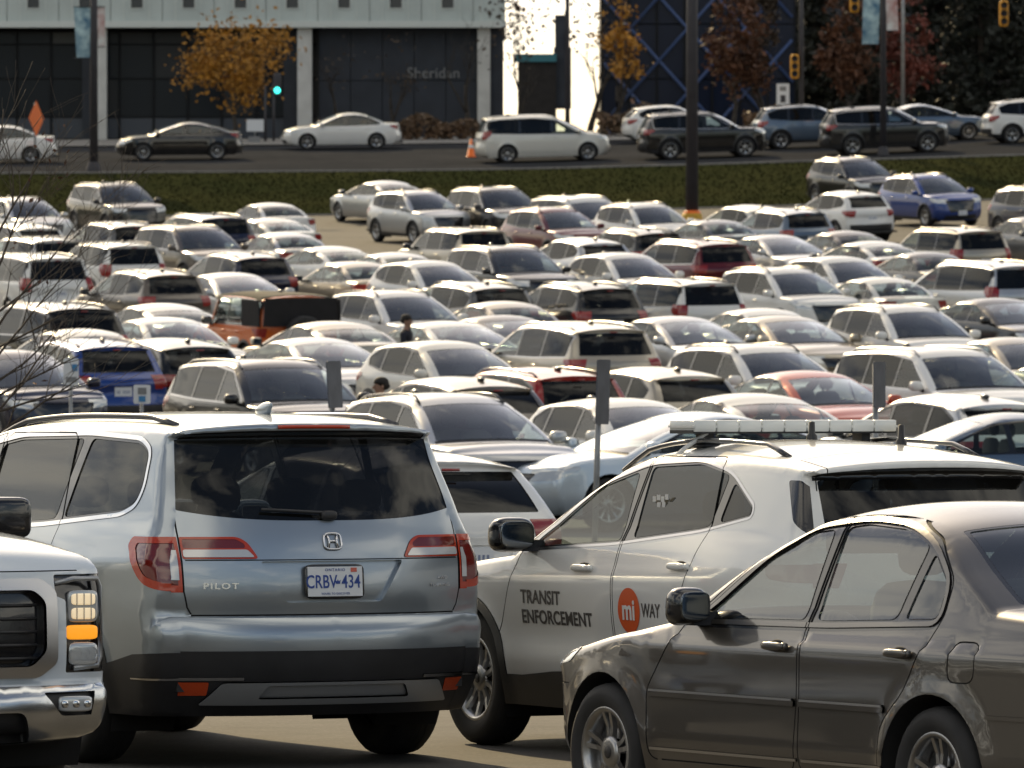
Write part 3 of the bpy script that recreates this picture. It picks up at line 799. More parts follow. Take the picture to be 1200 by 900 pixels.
# ---------------------------------------------------------------- trees and shrubs
mat('bark',(.045,.038,.032),.9,noise=(8,.4)); mat('twig',(.060,.048,.038),.85)
def leafmat(n,a,b): mat(n,a,.7,noise=(1.3,.4,b))
leafmat('leaf_amber',(.46,.21,.02),(.22,.11,.015)); leafmat('leaf_rust',(.115,.042,.016),(.06,.028,.014)); leafmat('leaf_dark',(.016,.020,.013),(.008,.011,.008)); leafmat('leaf_brown',(.060,.036,.018),(.034,.024,.014)); leafmat('leaf_red',(.16,.03,.016),(.07,.025,.015)); leafmat('leaf_hedge',(.15,.085,.045),(.08,.055,.03))
def leaf_cloud(pts,size,mt,sd):
    g=np.random.default_rng(sd); n=len(pts); pts=np.asarray(pts)
    u=g.normal(size=(n,3)); u/=np.linalg.norm(u,axis=1)[:,None]; w=np.cross(u,g.normal(size=(n,3))); w/=np.linalg.norm(w,axis=1)[:,None]
    s=size*g.uniform(.55,1.35,n)[:,None]
    v=np.stack([pts-u*s,pts+w*s*.55,pts+u*s,pts-w*s*.55],1).reshape(-1,3)
    me=bpy.data.meshes.new('crown'); me.from_pydata(v.tolist(),[],np.arange(4*n).reshape(-1,4).tolist()); me.materials.append(MATS[mt]); return me
def limbs(base,h,spread,levels,sd,r0,lean=(0,0),split=3,up=.55):
    """recursive limbs; returns tubes and tips"""
    g=random.Random(sd); tubes=[]; tips=[]
    def grow(p,d,L,r,lv):
        pts=[p];rr=[r]; q=Vector(p); dd=Vector(d)
        n=4
        for i in range(n):
            dd=(dd+Vector((g.uniform(-.14,.14),g.uniform(-.14,.14),g.uniform(-.04,.12)))).normalized(); q=q+dd*(L/n); pts.append(q.copy()); rr.append(r*(1-.5*(i+1)/n))
        tubes.append((pts,rr))
        if lv==0: tips.append((q.copy(),pts)); return
        for k in range(split):
            t=g.randint(2,n); a=g.uniform(0,2*math.pi); sp=spread*g.uniform(.6,1.2)
            nd=(dd+Vector((math.cos(a)*sp,math.sin(a)*sp,up*g.uniform(.2,1)))).normalized()
            grow(pts[t],nd,L*g.uniform(.55,.8),rr[t]*.62,lv-1)
    grow(Vector(base),Vector((lean[0],lean[1],1)).normalized(),h,r0,levels)
    return tubes,tips
def tree(px,d,h,crown_r,mt,label,nleaf=2600,leaf=.17,sd=1,group=None,trunk_h=.4,levels=3,cz=None,squash=1.,name='tree'):
    x=px2x(px,d); z=gz(x,min(d,334)) ; root=empty(name,Matrix.Translation((x,d,z))); tag(root,label,'tree',group)
    tubes,tips=limbs((0,0,-.2),h*trunk_h,.75,levels,sd,.035*h**.9*.5+.05)
    b=MB()
    for p,r in tubes: b.tube(p,r,'bark',6)
    obj('trunk',b.mesh('trunk'),root)
    if nleaf:
        g=np.random.default_rng(sd+50); c0=np.array([0,0,cz or h*.68]); nc=26
        cl=g.normal(size=(nc,3)); cl/=np.linalg.norm(cl,axis=1)[:,None]; cl*=g.uniform(.25,1.,nc)[:,None]**.6; cl*=np.array([crown_r,crown_r,(h-h*trunk_h*.8)*.5*squash]); cl+=c0
        cl=np.vstack([cl,[tuple(t[0]) for t in tips[:20]]]) if tips else cl
        k=g.integers(0,len(cl),nleaf); rad=crown_r*.30*g.uniform(.5,1.3,len(cl)); q=g.normal(size=(nleaf,3))*.6*rad[k][:,None]+cl[k]
        obj('crown',leaf_cloud(q,leaf,mt,sd),root)
    return root
def conifer(px,d,h,r,label,sd,group):
    x=px2x(px,d); root=empty('evergreen_tree',Matrix.Translation((x,d,gz(x,min(d,334))))); tag(root,label,'tree',group)
    b=MB(); b.tube([(0,0,-.2),(0,0,h)],[.22,.03],'bark',7); g=np.random.default_rng(sd); pts=[]
    for t in np.linspace(.08,.98,26):
        L=r*(1-t)**.8+.12
        for k in range(9):
            a=g.uniform(0,2*math.pi); ll=L*g.uniform(.7,1.15); e=(math.cos(a)*ll,math.sin(a)*ll,h*t-ll*.28)
            b.tube([(0,0,h*t),e],[.03,.008],'bark',4,False); m=int(16*ll)+5; u=g.uniform(.15,1,m)[:,None]; pts.append(np.array([0,0,h*t])+u*(np.array(e)-np.array([0,0,h*t]))+g.normal(size=(m,3))*np.array([.14,.14,.10]))
    obj('trunk',b.mesh('trunk'),root); obj('crown',leaf_cloud(np.vstack(pts),.20,'leaf_dark',sd),root)
tree(277,290,4.9,2.9,'leaf_amber','amber leaved autumn tree before the college building',2900,.115,3,trunk_h=.34,cz=3.5,squash=.62)
tree(548,292,5.6,0,'leaf_brown','bare leafless tree beside the white column of the college building',0,.1,11,trunk_h=.44,levels=4)
tree(462,293,4.6,1.2,'leaf_brown','thin bare tree with a few brown leaves under the college sign',110,.08,12,trunk_h=.42,levels=4)
tree(398,293,4.4,1.1,'leaf_brown','small leafless tree near the grey pier of the college building',60,.08,31,trunk_h=.42,levels=4)
tree(612,296,7.4,2.0,'leaf_brown','sparse brown leaved tree in the bright gap beside the college building',420,.11,21,trunk_h=.30,levels=4)
tree(690,296,7.8,2.1,'leaf_brown','sparse tall tree in the bright gap beside the lattice glass building',420,.11,22,trunk_h=.30,levels=4)
tree(722,292,7.2,1.0,'leaf_amber','slender amber and green tree at the corner of the lattice glass building',700,.14,23,trunk_h=.32)
tree(858,296,6.4,1.5,'leaf_rust','rust brown autumn tree against the lattice glass building',1900,.15,24,trunk_h=.30)
tree(897,298,7.4,.9,'leaf_brown','narrow dark brown tree between the lattice building and the traffic signal',1300,.15,25,trunk_h=.30)
tree(990,296,6.2,1.15,'leaf_rust','rust orange autumn tree behind the grey road SUV',2600,.15,26,trunk_h=.24,cz=3.8)
tree(1064,298,5.4,1.15,'leaf_red','reddish autumn tree next to the banner pole',1800,.14,27,trunk_h=.28,cz=3.6)
for i,(px,d,h,r) in enumerate(((1098,318,13,2.6),(1150,312,14,2.8),(1198,316,13,2.7),(1020,330,12,2.4),(955,332,11,2.2),(1240,310,12,2.8))):
    conifer(px,d,h,r,['tall dark spruce next to the reddish autumn tree','broad dark spruce behind the white SUV on the road','dark spruce at the far end of the evergreen row','dark spruce standing behind the banner pole','dark spruce behind the traffic signal post','outermost dark spruce of the evergreen row'][i],60+i,'dark spruces beyond the road')
def hedge(px0,px1,d,h,label,sd,mt='leaf_hedge'):
    x0,x1=px2x(px0,d),px2x(px1,d); g=np.random.default_rng(sd); x=(x0+x1)/2; root=empty('hedge',Matrix.Translation((x,d,gz(x,d)))); tag(root,label,'hedge')
    n=int((x1-x0)*420); q=np.c_[g.uniform(x0-x,x1-x,n),g.normal(0,.38,n),h*g.uniform(0,1,n)**.7]; q[:,2]*=.8+.3*np.sin(q[:,0]*2.1)*np.sin(q[:,0]*.9+1); obj('foliage',leaf_cloud(q,.11,mt,sd),root)
    b=MB()
    for t in np.linspace(x0-x+.2,x1-x-.2,max(3,int((x1-x0)*1.6))): b.tube([(t,0,-.1),(t+g.normal(0,.1),g.normal(0,.1),h*.8)],[.03,.01],'bark',5)
    obj('stem',b.mesh('stem'),root)
hedge(384,562,284,1.05,'long low brown hedge in front of the college sign wall',71)
hedge(700,770,284,1.3,'short brown hedge at the foot of the lattice glass building',72); hedge(872,925,284,1.2,'small rusty hedge behind the dark road SUV',73)
# unseen tree belts added around the lot to darken low reflections
def unseen_belt(name,x0,y0,x1,y1,h,n,sd,label):
    g=np.random.default_rng(sd); t=g.uniform(0,1,n); L=math.hypot(x1-x0,y1-y0); q=np.c_[x0+(x1-x0)*t,y0+(y1-y0)*t,np.zeros(n)]
    hh=h*(.75+.25*np.sin(t*L*.35+sd)*np.sin(t*L*.13)); q[:,:2]+=g.normal(0,1.6,(n,2)); zg=ground(np.clip(q[:,0],-58,58),np.clip(q[:,1],0,330)); q[:,2]=zg+hh*g.uniform(0,1,n)**.8
    me=leaf_cloud(q,.75,'leaf_dark',sd); tag(stru(obj(name,me),'stuff'),label,'added trees')
unseen_belt('unseen_tree_belt',-62,-50,-62,225,15,9000,81,'unseen dark tree belt added on the left to darken reflections')
unseen_belt('unseen_tree_belt',78,-50,78,225,9,8000,82,'unseen dark tree belt added on the right to darken reflections')
unseen_belt('unseen_tree_belt',-62,-52,78,-52,8,5000,83,'unseen dark tree belt added behind the camera to darken reflections')
# bare sapling behind the silver SUV
def sapling():
    d=50.; x=px2x(-14,d); root=empty('bare_sapling',Matrix.Translation((x,d,gz(x,d)))); tag(root,'bare grey-brown sapling with thin twigs behind the large silver SUV','tree')
    b=MB(); g=random.Random(5); leaves=[]
    def twig(p,dirv,L,r,lv):
        pts=[Vector(p)];rr=[r];dd=Vector(dirv).normalized();n=5
        for i in range(n): dd=(dd+Vector((g.uniform(-.13,.13),g.uniform(-.13,.13),g.uniform(-.08,.1)))).normalized(); pts.append(pts[-1]+dd*L/n); rr.append(max(.0016,r*(1-.62*(i+1)/n)))
        b.tube(pts,rr,'twig',5)
        if lv==0: return
        for k in range(4 if lv>1 else 3):
            t=g.randint(1,n); sg=g.choice((-1,1)); nd=(dd+Vector((sg*g.uniform(.3,.9),g.uniform(-.5,.5),g.uniform(-.15,.45)))).normalized(); twig(pts[t],nd,L*g.uniform(.45,.72),rr[t]*.62,lv-1)
    tr=[(0,0,-.1),(.02,0,.6),(.0,.05,1.3),(.05,0,2.2),(0,0,3.4)]; b.tube(tr,[.035,.03,.026,.02,.012],'twig',7)
    for z,dx,dz,L in ((1.55,.9,.7,.75),(1.7,.7,1.0,.85),(1.75,1.,.35,.6),(1.95,.8,.6,.7),(2.1,.8,.9,.85),(2.3,.7,1.3,.9),(2.45,.9,.7,.6),(2.7,.6,1.3,.85),(2.95,.7,1.2,.8),(3.1,.4,1.5,.8),(1.85,.95,.5,.65),(2.2,1.,.45,.55)):
        twig((0.02,0,z),(dx,g.uniform(-.4,.4),dz),L*1.12,.011,3 if L>.8 else 2)
    obj('twigs',b.mesh('twigs'),root)
    q=[(g.uniform(.25,.62),g.uniform(-.1,.1),g.uniform(3.3,3.9)) for _ in range(16)]+[(g.uniform(.1,.5),g.uniform(-.2,.2),g.uniform(1.9,3.)) for _ in range(10)]
    obj('leaves',leaf_cloud(q,.022,'leaf_rust',4),root)
sapling()
# ---------------------------------------------------------------- posts, signs, signals
mat('pole_dark',(.040,.038,.045),.6,noise=(3,.2)); mat('galv',(.26,.27,.28),.45,.6,noise=(6,.25)); mat('sign_back',(.10,.11,.135),.5,.3,noise=(6,.25)); mat('yellow_paint',(.62,.36,.03),.6,noise=(5,.35)); mat('signal_yellow',(.75,.34,.02),.5); mat('orange_sign',(.85,.16,.01),.45); mat('sign_white',(.66,.68,.70),.5); mat('sign_blue',(.04,.20,.42),.5); mat('green_lit',(.05,.7,.55),.4,emit=((.05,.9,.75),2.5)); mat('banner_a',(.42,.55,.56),.7,noise=(2.2,.7,(.05,.15,.25))); mat('banner_b',(.62,.62,.60),.7,noise=(1.8,.6,(.35,.07,.05)))
def lot_lamp():
    d=225.; x=px2x(811,d); z=gz(x,d); root=empty('lamp_post',Matrix.Translation((x,d,z))); tag(root,'thick dark parking lot lamp post with a yellow painted base','lamp post')
    b=MB(); b.tube([(0,0,.5),(0,0,14)],[.21,.15],'pole_dark',16); obj('pole',b.mesh('pole'),root)
    b=MB(); b.lathe([(.34,0),(.34,.50),(.30,.56),(0,.56)],'yellow_paint',20,'z'); obj('concrete_base',b.mesh('base'),root)
    b=MB(); b.lathe([(.28,.56),(.28,.62),(.2,.66)],'orange_sign',16,'z'); obj('base_cover',b.mesh('base_cover'),root)
    b=MB()
    for s in (-1,1): b.tube([(0,0,13.8),(s*1.4,0,14)],.05,'pole_dark',8); b.rbox((s*1.8,0,14),(.8,.4,.16),'pole_dark',4)
    obj('lamp_head',b.mesh('lamp_head'),root)
lot_lamp()
def street_pole(px,d,label,r=.09,h=10,arm=None,banner=None,mt='pole_dark'):
    x=px2x(px,d); root=empty('street_pole',Matrix.Translation((x,d,gz(x,d)))); tag(root,label,'pole')
    b=MB(); b.tube([(0,0,-.1),(0,0,h)],[r*1.25,r*.8],mt,12); b.lathe([(r*2.2,0),(r*2.2,.12),(r*1.5,.35)],mt,14,'z'); obj('pole',b.mesh('pole'),root)
    b=MB(); b.tube([(0,0,h-.1),(1.6,0,h+.3)],.04,mt,8); b.rbox((2.,0,h+.3),(.8,.3,.12),mt,4); obj('lamp_head',b.mesh('lamp_head'),root)
    for (z0,z1,sx,mtb,tilt) in (banner or []):
        b=MB(); n=8; w=.62; vs=[];fs=[]
        for i in range(n+1):
            t=i/n; zz=z0+(z1-z0)*t
            for q in (0,.5,1): vs.append((sx*(.12+w*q)+tilt*(1-t),.04*math.sin(t*7+q*3),zz))
        for i in range(n):
            for q in range(2): a=i*3+q; fs.append((a,a+1,a+4,a+3))
        vs+= [(p[0],p[1]+.012,p[2]) for p in vs]; m=len(vs)//2; fs+=[tuple(m+k for k in f[::-1]) for f in fs]
        b.add(vs,fs,mtb); bo=obj('banner',b.mesh('banner'),root)
        b=MB()
        for zz in (z0,z1): b.tube([(0,0,zz),(sx*(.14+w),0,zz)],.02,mt,6)
        obj('banner_arm',b.mesh('banner_arm'),bo)
zb=lambda px,d:gz(px2x(px,d),d)
street_pole(110,253.6,'grey street pole with colourful banners near the orange road sign',.13,11,banner=[(py2z(68,253.6)-zb(110,253.6),py2z(8,253.6)-zb(110,253.6),-1,'banner_a',.1),(py2z(55,253.6)-zb(110,253.6),py2z(8,253.6)-zb(110,253.6),.55,'banner_b',0)],mt='pole_dark')
street_pole(1035,254.5,'street pole with a pair of pale banners behind the road traffic',.10,11,banner=[(py2z(52,254.5)-zb(1035,254.5),py2z(-8,254.5)-zb(1035,254.5),-1,'banner_a',-.05),(py2z(36,254.5)-zb(1035,254.5),py2z(-8,254.5)-zb(1035,254.5),.7,'banner_b',.05)])
street_pole(665,283,'thin dark pole in the bright gap between the buildings',.085,11,banner=[(py2z(60,283)-zb(665,283),py2z(18,283)-zb(665,283),-.7,'wall_slate',0)])
street_pole(1058,286,'pale slim pole behind the reddish autumn tree',.07,9,mt='galv')
def signal_head(b,c,mt='signal_yellow'):
    b.rbox(c,(.36,.26,1.0),mt,6,nu=16,nv=10)
    for k in range(3): b.lathe([(.0,-.14),(.11,-.14),(.13,-.30),(.12,-.30),(.10,-.16)],'pole_dark',14,'y',(c[0],c[1],c[2]+.31*(k-1)))
def signal(px,d,heads,label,h=9.,arm=None,r=.12):
    x=px2x(px,d); z=gz(x,d); root=empty('traffic_signal',Matrix.Translation((x,d,z))); tag(root,label,'traffic light')
    b=MB(); b.tube([(0,0,-.1),(0,0,h)],[r,r*.7],'pole_dark',12); obj('pole',b.mesh('pole'),root)
    if arm: b=MB(); b.tube([(0,0,h-.6),(arm*.5,0,h-.2),(arm,0,h)],[.08,.06,.05],'pole_dark',8); obj('mast_arm',b.mesh('mast_arm'),root)
    for hx,py in heads:
        zz=py2z(py,d)-z; xx=px2x(hx,d)-x; b=MB(); signal_head(b,(xx,-.1,zz)); ho=obj('signal_head',b.mesh('signal_head'),root)
        b=MB(); b.tube([(xx,0,zz+.45),(xx,0,min(h,zz+1.4)) if abs(xx)>.4 else (0,0,zz+.45)],.03,'pole_dark',6); obj('bracket',b.mesh('bracket'),ho)
signal(939,279,((931,78),),'dark signal post with one small yellow traffic light by the bus stop sign',9.,r=.11)
signal(1262,262,((1176,16),(1001,0)),'mast arm carrying two yellow traffic lights over the road',py2z(-30,262)-zb(1262,262),arm=px2x(990,262)-px2x(1262,262),r=.15)
signal(311,283,(),'slim grey signal post with a green light before the amber tree',py2z(100,283)-zb(311,283),r=.06)
def green():
    d=283.; x=px2x(325,d); z=py2z(106,d); root=empty('traffic_signal',Matrix.Translation((x,d,gz(x,d)))); tag(root,'small traffic light showing green beside the white column','traffic light')
    zz=z-gz(x,d); b=MB(); b.tube([(-.15,0,0),(-.15,0,zz+.3)],.05,'pole_dark',8); obj('pole',b.mesh('pole'),root)
    b=MB(); b.rbox((0,0,zz+.25),(.34,.24,.95),'pole_dark',6); ho=obj('signal_head',b.mesh('signal_head'),root); b=MB(); b.lathe([(0,-.15),(.12,-.15),(.13,-.12)],'green_lit',14,'y',(0,0,zz)); obj('green_lens',b.mesh('green_lens'),ho)
green()
def plate_sign(px0,px1,py0,py1,d,label,mt,rot=0.,name='sign',pole='galv',mark=None,diamond=False,pr=.03,lean=0.,cat='sign',thick=.006,w=None):
    x=px2x((px0+px1)/2,d); z=gz(x,d); root=empty(name,Matrix.Translation((x,d,z))@Matrix.Rotation(lean,4,'Y')); tag(root,label,cat)
    W=w or (px1-px0)*d/F_PX; H=(py1-py0)*d/F_PX; zc=py2z((py0+py1)/2,d)-z; Mr=Matrix.Rotation(rot,4,'Z')
    b=MB()
    if diamond: b.prism([(0,zc-H/2),(W/2,zc),(0,zc+H/2),(-W/2,zc)],-.06,-.05,mt,'xz',Mr)
    else: b.prism([tuple(p) for p in rnd([(-W/2,zc-H/2),(W/2,zc-H/2),(W/2,zc+H/2),(-W/2,zc+H/2)],.02)],-pr-.004-thick,-pr-.004,mt,'xz',Mr)
    so=obj('sign_plate',b.mesh('sign_plate'),root)
    b=MB(); b.tube([(0,0,-.05),(0,0,zc+H*.45)],pr,pole,8); obj('post',b.mesh('post'),root)
    if mark:
        b=MB()
        for (u0,u1,v0,v1,mm) in mark: b.prism([(W*(u0-.5),zc+H*(v0-.5)),(W*(u1-.5),zc+H*(v0-.5)),(W*(u1-.5),zc+H*(v1-.5)),(W*(u0-.5),zc+H*(v1-.5))],-pr-.013-thick,-pr-.006-thick,mm,'xz',Mr)
        obj('sign_mark',b.mesh('sign_mark'),so)
    return root
plate_sign(34,48,118,160,256,'orange diamond construction sign seen edge-on by the road','orange_sign',R(66),diamond=True,pr=.04,w=1.2)
plate_sign(289,309,140,154,282,'small blank white sign before the dark glazing','sign_white'); plate_sign(291,305,160,170,281,'low grey notice plate under the small white sign','sign_grey')
plate_sign(910,925,98,132,281,'white bus stop sign behind the dark road SUV','sign_white',mark=((.3,.7,.35,.6,'pole_dark'),(.25,.75,.75,.9,'sign_grey')))
plate_sign(74,92,420,451,80,'small white parking sign with a blue mark before the bright blue SUV','sign_white',R(12),mark=((.55,.9,.52,.78,'sign_blue'),(.15,.85,.1,.3,'sign_grey')),pr=.02)
plate_sign(156,176,451,473,78,'small white parking sign with a blue mark beside the black crossover','sign_white',R(12),mark=((.3,.7,.1,.4,'sign_blue'),(.25,.75,.5,.85,'sign_grey')),pr=.02)
for px,y0,y1,ln,lb in ((400,423,478,-.05,'leaning grey parking sign seen edge-on beside the black SUV windshield'),(695,421,497,.03,'tall grey parking sign seen edge-on above the pale blue sedan'),(1026,424,478,0.,'grey parking sign seen edge-on behind the roof light bar')):
    plate_sign(px-7,px+7,y0,y1,64,lb,'sign_back',R(66),pr=.028,w=.30,lean=ln,thick=.012)
# ---------------------------------------------------------------- paints of the parked cars
paint('paint_white',(.74,.74,.72),0,.35)
paint('paint_pearl',(.66,.65,.60),.1,.35)
paint('paint_silver',(.46,.47,.48),.75,.34)
paint('paint_grey',(.10,.104,.11),.6,.34)
paint('paint_charcoal',(.012,.0125,.014),.0,.34)
paint('paint_black',(.006,.006,.007),.0,.3)
paint('paint_champagne',(.40,.36,.29),.7,.36)
paint('paint_taupe',(.10,.085,.072),.55,.36)
paint('paint_blue',(.012,.045,.22),.4,.33)
paint('paint_navy',(.006,.010,.035),.3,.33)
paint('paint_steel',(.09,.13,.19),.6,.34)
paint('paint_red',(.25,.012,.012),.3,.33)
paint('paint_maroon',(.10,.008,.012),.4,.33)
paint('paint_coral',(.42,.07,.03),.3,.35)
paint('paint_orange',(.60,.12,.015),.1,.35)
paint('paint_ice',(.50,.58,.66),.5,.33)
mat('plate_ink',(.20,.24,.36),.5)
def clipx(poly, x0, x1):
    """keep the part of a polygon with x0<=x<=x1; bounds may be ((xa,za),(xb,zb)) slanted lines"""
    def line(b):
        return b if isinstance(b,tuple) else ((b,0.),(b,2.))
    def cl(P,b,sg):
        (xa,za),(xb,zb)=line(b); out=[]
        f=lambda p: sg*(p[0]-(xa+(xb-xa)*(p[1]-za)/(zb-za)))
        n=len(P)
        for i in range(n):
            p,q=P[i],P[(i+1)%n]; fp,fq=f(p),f(q)
            if fp>=0: out.append(p)
            if fp*fq<0: t=fp/(fp-fq); out.append((p[0]+(q[0]-p[0])*t,p[1]+(q[1]-p[1])*t))
        return out
    P=[tuple(p) for p in poly]
    return cl(cl(P,x0,1),x1,-1)
def std_prof(d):
    F,Rr=d['F'],d['R']; hl,hc,cx,wx,wz=d['hl'],d['hc'],d['cx'],d['wx'],d['wz']; b=d.get('fb',0.)
    p=[(F-.13,.20,-.28,.02,.10),(F-.03,.30,-.30,0,.10),(F,.48,-.28,0,.10),(F-.015,.64,-.27,0,.10),(F-.06,hl-.10,-.25,0,.09),
       (F-.15-b,hl,-.20,-.015,.07),(F-.34-b,hl+.05,-.10,-.03,.06),((F+cx)/2-.02,(hl+hc)/2+.045,-.05,-.045,.05),(cx+.05,hc,-.15,-.035,.045,1),
       ((cx+wx)/2+.01,(hc+wz)/2+.03,-.16,-.02,.05),(wx,wz,-.11,-.045,.06),(wx-.30,wz+(d['H']-wz)*.75,-.02,-.055,.07),(d['px'],d['H'],0,-.06,.075)]
    if d['kind']=='suv':
        p+=[((d['px']+d['rx'])/2-.1,(d['H']+d['rz'])/2+.02,0,-.055,.075),(d['rx'],d['rz'],.04,-.05,.06,1),(d['rx']+.04,d['rz']-.05,.06,-.01,.05),
            ((d['rx']+d['gx'])/2+.03,(d['rz']+d['gz'])/2+.01,.10,0,.06),(d['gx'],d['gz'],.13,0,.07),(Rr+.05,d['gz']-.14,.16,0,.09),(Rr+.06,.80,.17,0,.10),(Rr+.02,.68,.19,0,.12),(Rr,.56,.20,0,.12),(Rr+.03,.38,.20,0,.12),(Rr+.12,.28,.16,.02,.12)]
    else:
        p+=[((d['px']+d['rx'])/2,(d['H']+d['rz'])/2+.03,.0,-.055,.075),(d['rx'],d['rz'],.10,-.045,.06),((d['rx']+d['gx'])/2,(d['rz']+d['gz'])/2+.025,.13,-.02,.05),(d['gx'],d['gz'],.12,-.03,.05,1),
            ((d['gx']+Rr)/2,d['dz']+.012,.04,-.035,.05),(Rr+.12,d['dz'],.12,-.02,.05,1),(Rr+.10,d['dz']-.08,.16,0,.08),(Rr+.08,.74,.18,0,.10),(Rr+.01,.62,.20,0,.12),(Rr,.50,.20,0,.12),(Rr+.04,.34,.20,0,.12),(Rr+.12,.24,.16,.02,.12)]
    return p
def std_car(d, step=.075):
    s=Shell(std_prof(d),d['W'],d['belt'],d['wb'],d['rt'],sill=d.get('sill',.24),step=step,tumble=d.get('tum',.33),plan=d.get('plan',(.09,.08)),bulge=.03)
    suv=d['kind']=='suv'; F,Rr=d['F'],d['R']; bl=d['belt']
    # side glass
    D=d['dlo']
    s.S_('trim',offset(rnd(D,.05),.018),'gloss_black' if not d.get('chrome') else 'satin_metal',.001,name='window_trim')
    s.S_('pillar',rnd(D,.05),'gloss_black',.003,name='pillar')
    xb=d['bp']
    for i,(a,b) in enumerate(zip(xb[:-1],xb[1:])):
        q=clipx(D,(a[0]+.025,a[1]+.025) if False else ((b[0]+.025,0.9),(b[1]+.025,1.5)),((a[0]-.025,0.9),(a[1]-.025,1.5)))
        if len(q)>2: s.S_('win%d'%i,rnd(offset(q,-.012),.035),'glass' if i==0 or d.get('clear') else ('privacy_glass' if suv else 'glass'),.006,name='window')
    if d.get('clad'):
        for xw in d['wb']:
            A=[(xw-(s.ra+.055)*math.cos(t),s.arch_z+(s.ra+.055)*math.sin(t)) for t in np.linspace(-.5,math.pi+.5,30)]
            s.S_('clad',A,'black_plastic',-.006,name='arch_trim')
        s.S_('clad',[(Rr-.1,.1),(F+.1,.1),(F+.1,.30),(d['wb'][0],.33),(d['wb'][1],.36),(Rr-.1,.42)],'black_plastic',-.006,name='arch_trim')
    # lamps
    hz0,hz1=d['hl']-.17,d['hl']-.03
    s.S_('head_wrap',rnd([(F-.62,hz1+.05),(F-.62,hz1+.01),(F-.26,hz0+.01),(F+.1,hz0),(F+.1,hz1+.03)],.03),'clear_lens',-.003,name='headlight')
    a0,a1=s.sf(hz0),s.sf(hz1+.01)
    for k,sg in (('l',1),('r',-1)):
        s.W_('head_wrap'+k,[(a0,sg*(s.wi(a0)-.30)),(a0+.02,sg*(s.wi(a0)+.02)),(a1,sg*(s.wi(a1)+.02)),(a1,sg*(s.wi(a1)-.34))],'clear_lens',-.003,name='headlight')
    tz0,tz1=d['tz']
    s.S_('tail_wrap',rnd([(Rr-.1,tz0),(Rr+.30,tz0+.03),(Rr+.52,(tz0+tz1)/2+.05),(Rr+.50,tz1),(Rr-.1,tz1)],.03),'tail_red',-.004,name='tail_light')
    b0,b1=s.sr(tz1),s.sr(tz0)
    tw=d.get('tw',.20)
    for k,sg in (('l',1),('r',-1)):
        s.W_('tail_wrap'+k,[(b0,sg*(s.wi(b0)-tw)),(b0,sg*(s.wi(b0)+.02)),(b1,sg*(s.wi(b1)+.02)),(b1,sg*(s.wi(b1)-tw*.8))],'tail_red',-.004,name='tail_light')
    g0,g1=s.sf(.50),s.sf(d['hl']-.07)
    s.W_('grille',rnd([(g0,-.42),(g0,.42),(g1,.55),(g1,-.55)],.05),'gloss_black',.015,name='grille')
    s.W_('intake',rnd([(s.sf(.25),-.62),(s.sf(.25),.62),(s.sf(.40),.55),(s.sf(.40),-.55)],.04),'black_plastic',.02,name='air_intake')
    # front and rear glass
    w0,w1=s.st(d['cx'])+.03,s.st(d['wx'])-.01
    s.W_('cowl',s.band(w0-.07,w0,.04),'black_plastic',.006,name='cowl')
    s.W_('windshield',rnd(s.band(w0,w1,.055),.05),'windshield_glass',.004,name='windshield')
    if suv:
        q0,q1=s.sr(d['rz']-.07),s.sr(d['gz']+.02)
        s.W_('rear_window',rnd(s.band(q0,q1,.05,.07),.06),'privacy_glass',.006,name='rear_window')
        s.W_('rbump',s.band(s.sr(.60),s.S[-1]+.02,.0-.02),'black_plastic' if d.get('clad') else None,-.004 if d.get('clad') else 0,name='rear_bumper')
        hz=d['gz']-.30
        s.W_('recess',rnd([(s.sr(hz+.09),-.34),(s.sr(hz+.09),.34),(s.sr(hz-.10),.28),(s.sr(hz-.10),-.28)],.03),None,.022,name='plate_recess')
    else:
        q0,q1=s.st(d['rx'])+.02,s.st(d['gx'])-.02
        s.W_('rear_window',rnd(s.band(q0,q1,.06,.09),.06),'glass',.005,name='rear_window')
        hz=d['dz']-.22
    parts=s.build(); parts.append(s.underside())
    # wheels
    for x in d['wb']:
        for sd in (1,-1): wheel_parts(parts,x,sd*(d['W']/2-.125),sd,d['rt'],.22,d['rt']*.66,d.get('rim','five'),d.get('rmat','alloy'),detail=1)
    zr=d['H']
    parts.append(interior(d['cx']-.25,d['cx']-1.15,.36 if suv else .28,zr,d['W']/2-.16,rows=3 if d.get('rows3') else 2))
    # mirrors
    mx=d['cx']-.38; mz=bl+.06
    for sd in (1,-1):
        y=float(s.side(mx,bl)); m=MB()
        m.rbox((mx+.02,sd*(y+.13),mz+.03),(.15,.23,.16),'gloss_black' if d.get('bm') else 'paint_white',3,nu=14,nv=8)
        m.tube([(mx+.03,sd*(y-.03),mz-.06),(mx+.03,sd*(y+.06),mz-.03)],.03,'black_plastic',6)
        g=MB(); g.box((mx-.055,sd*(y+.13),mz+.03),(.006,.17,.11),'mirror_glass')
        i=len(parts); p=P_('mirror',m); p['paint']=not d.get('bm'); parts.append(p); parts.append(P_('mirror_glass',g,i))
    if d.get('rails'):
        for sd in (1,-1):
            m=MB(); X=np.linspace(d['wx']-.15,d['rx']+.22,12); pts=[]
            for k,x in enumerate(X):
                y,z=s.edge_at(x); h=.045 if 0<k<11 else -.005
                pts.append((x,sd*(y-.03),z+h))
            m.tube(pts,.016,d['rails'],6); parts.append(P_('roof_rail',m))
    for dx in d['hx']:
        for sd in (1,-1):
            z=bl-.09; y=float(s.side(dx,z)); m=MB(); m.rbox((dx,sd*(y+.016),z),(.19,.03,.034),'paint_white',3,nu=10,nv=6)
            p=P_('door_handle',m); p['paint']=True; parts.append(p)
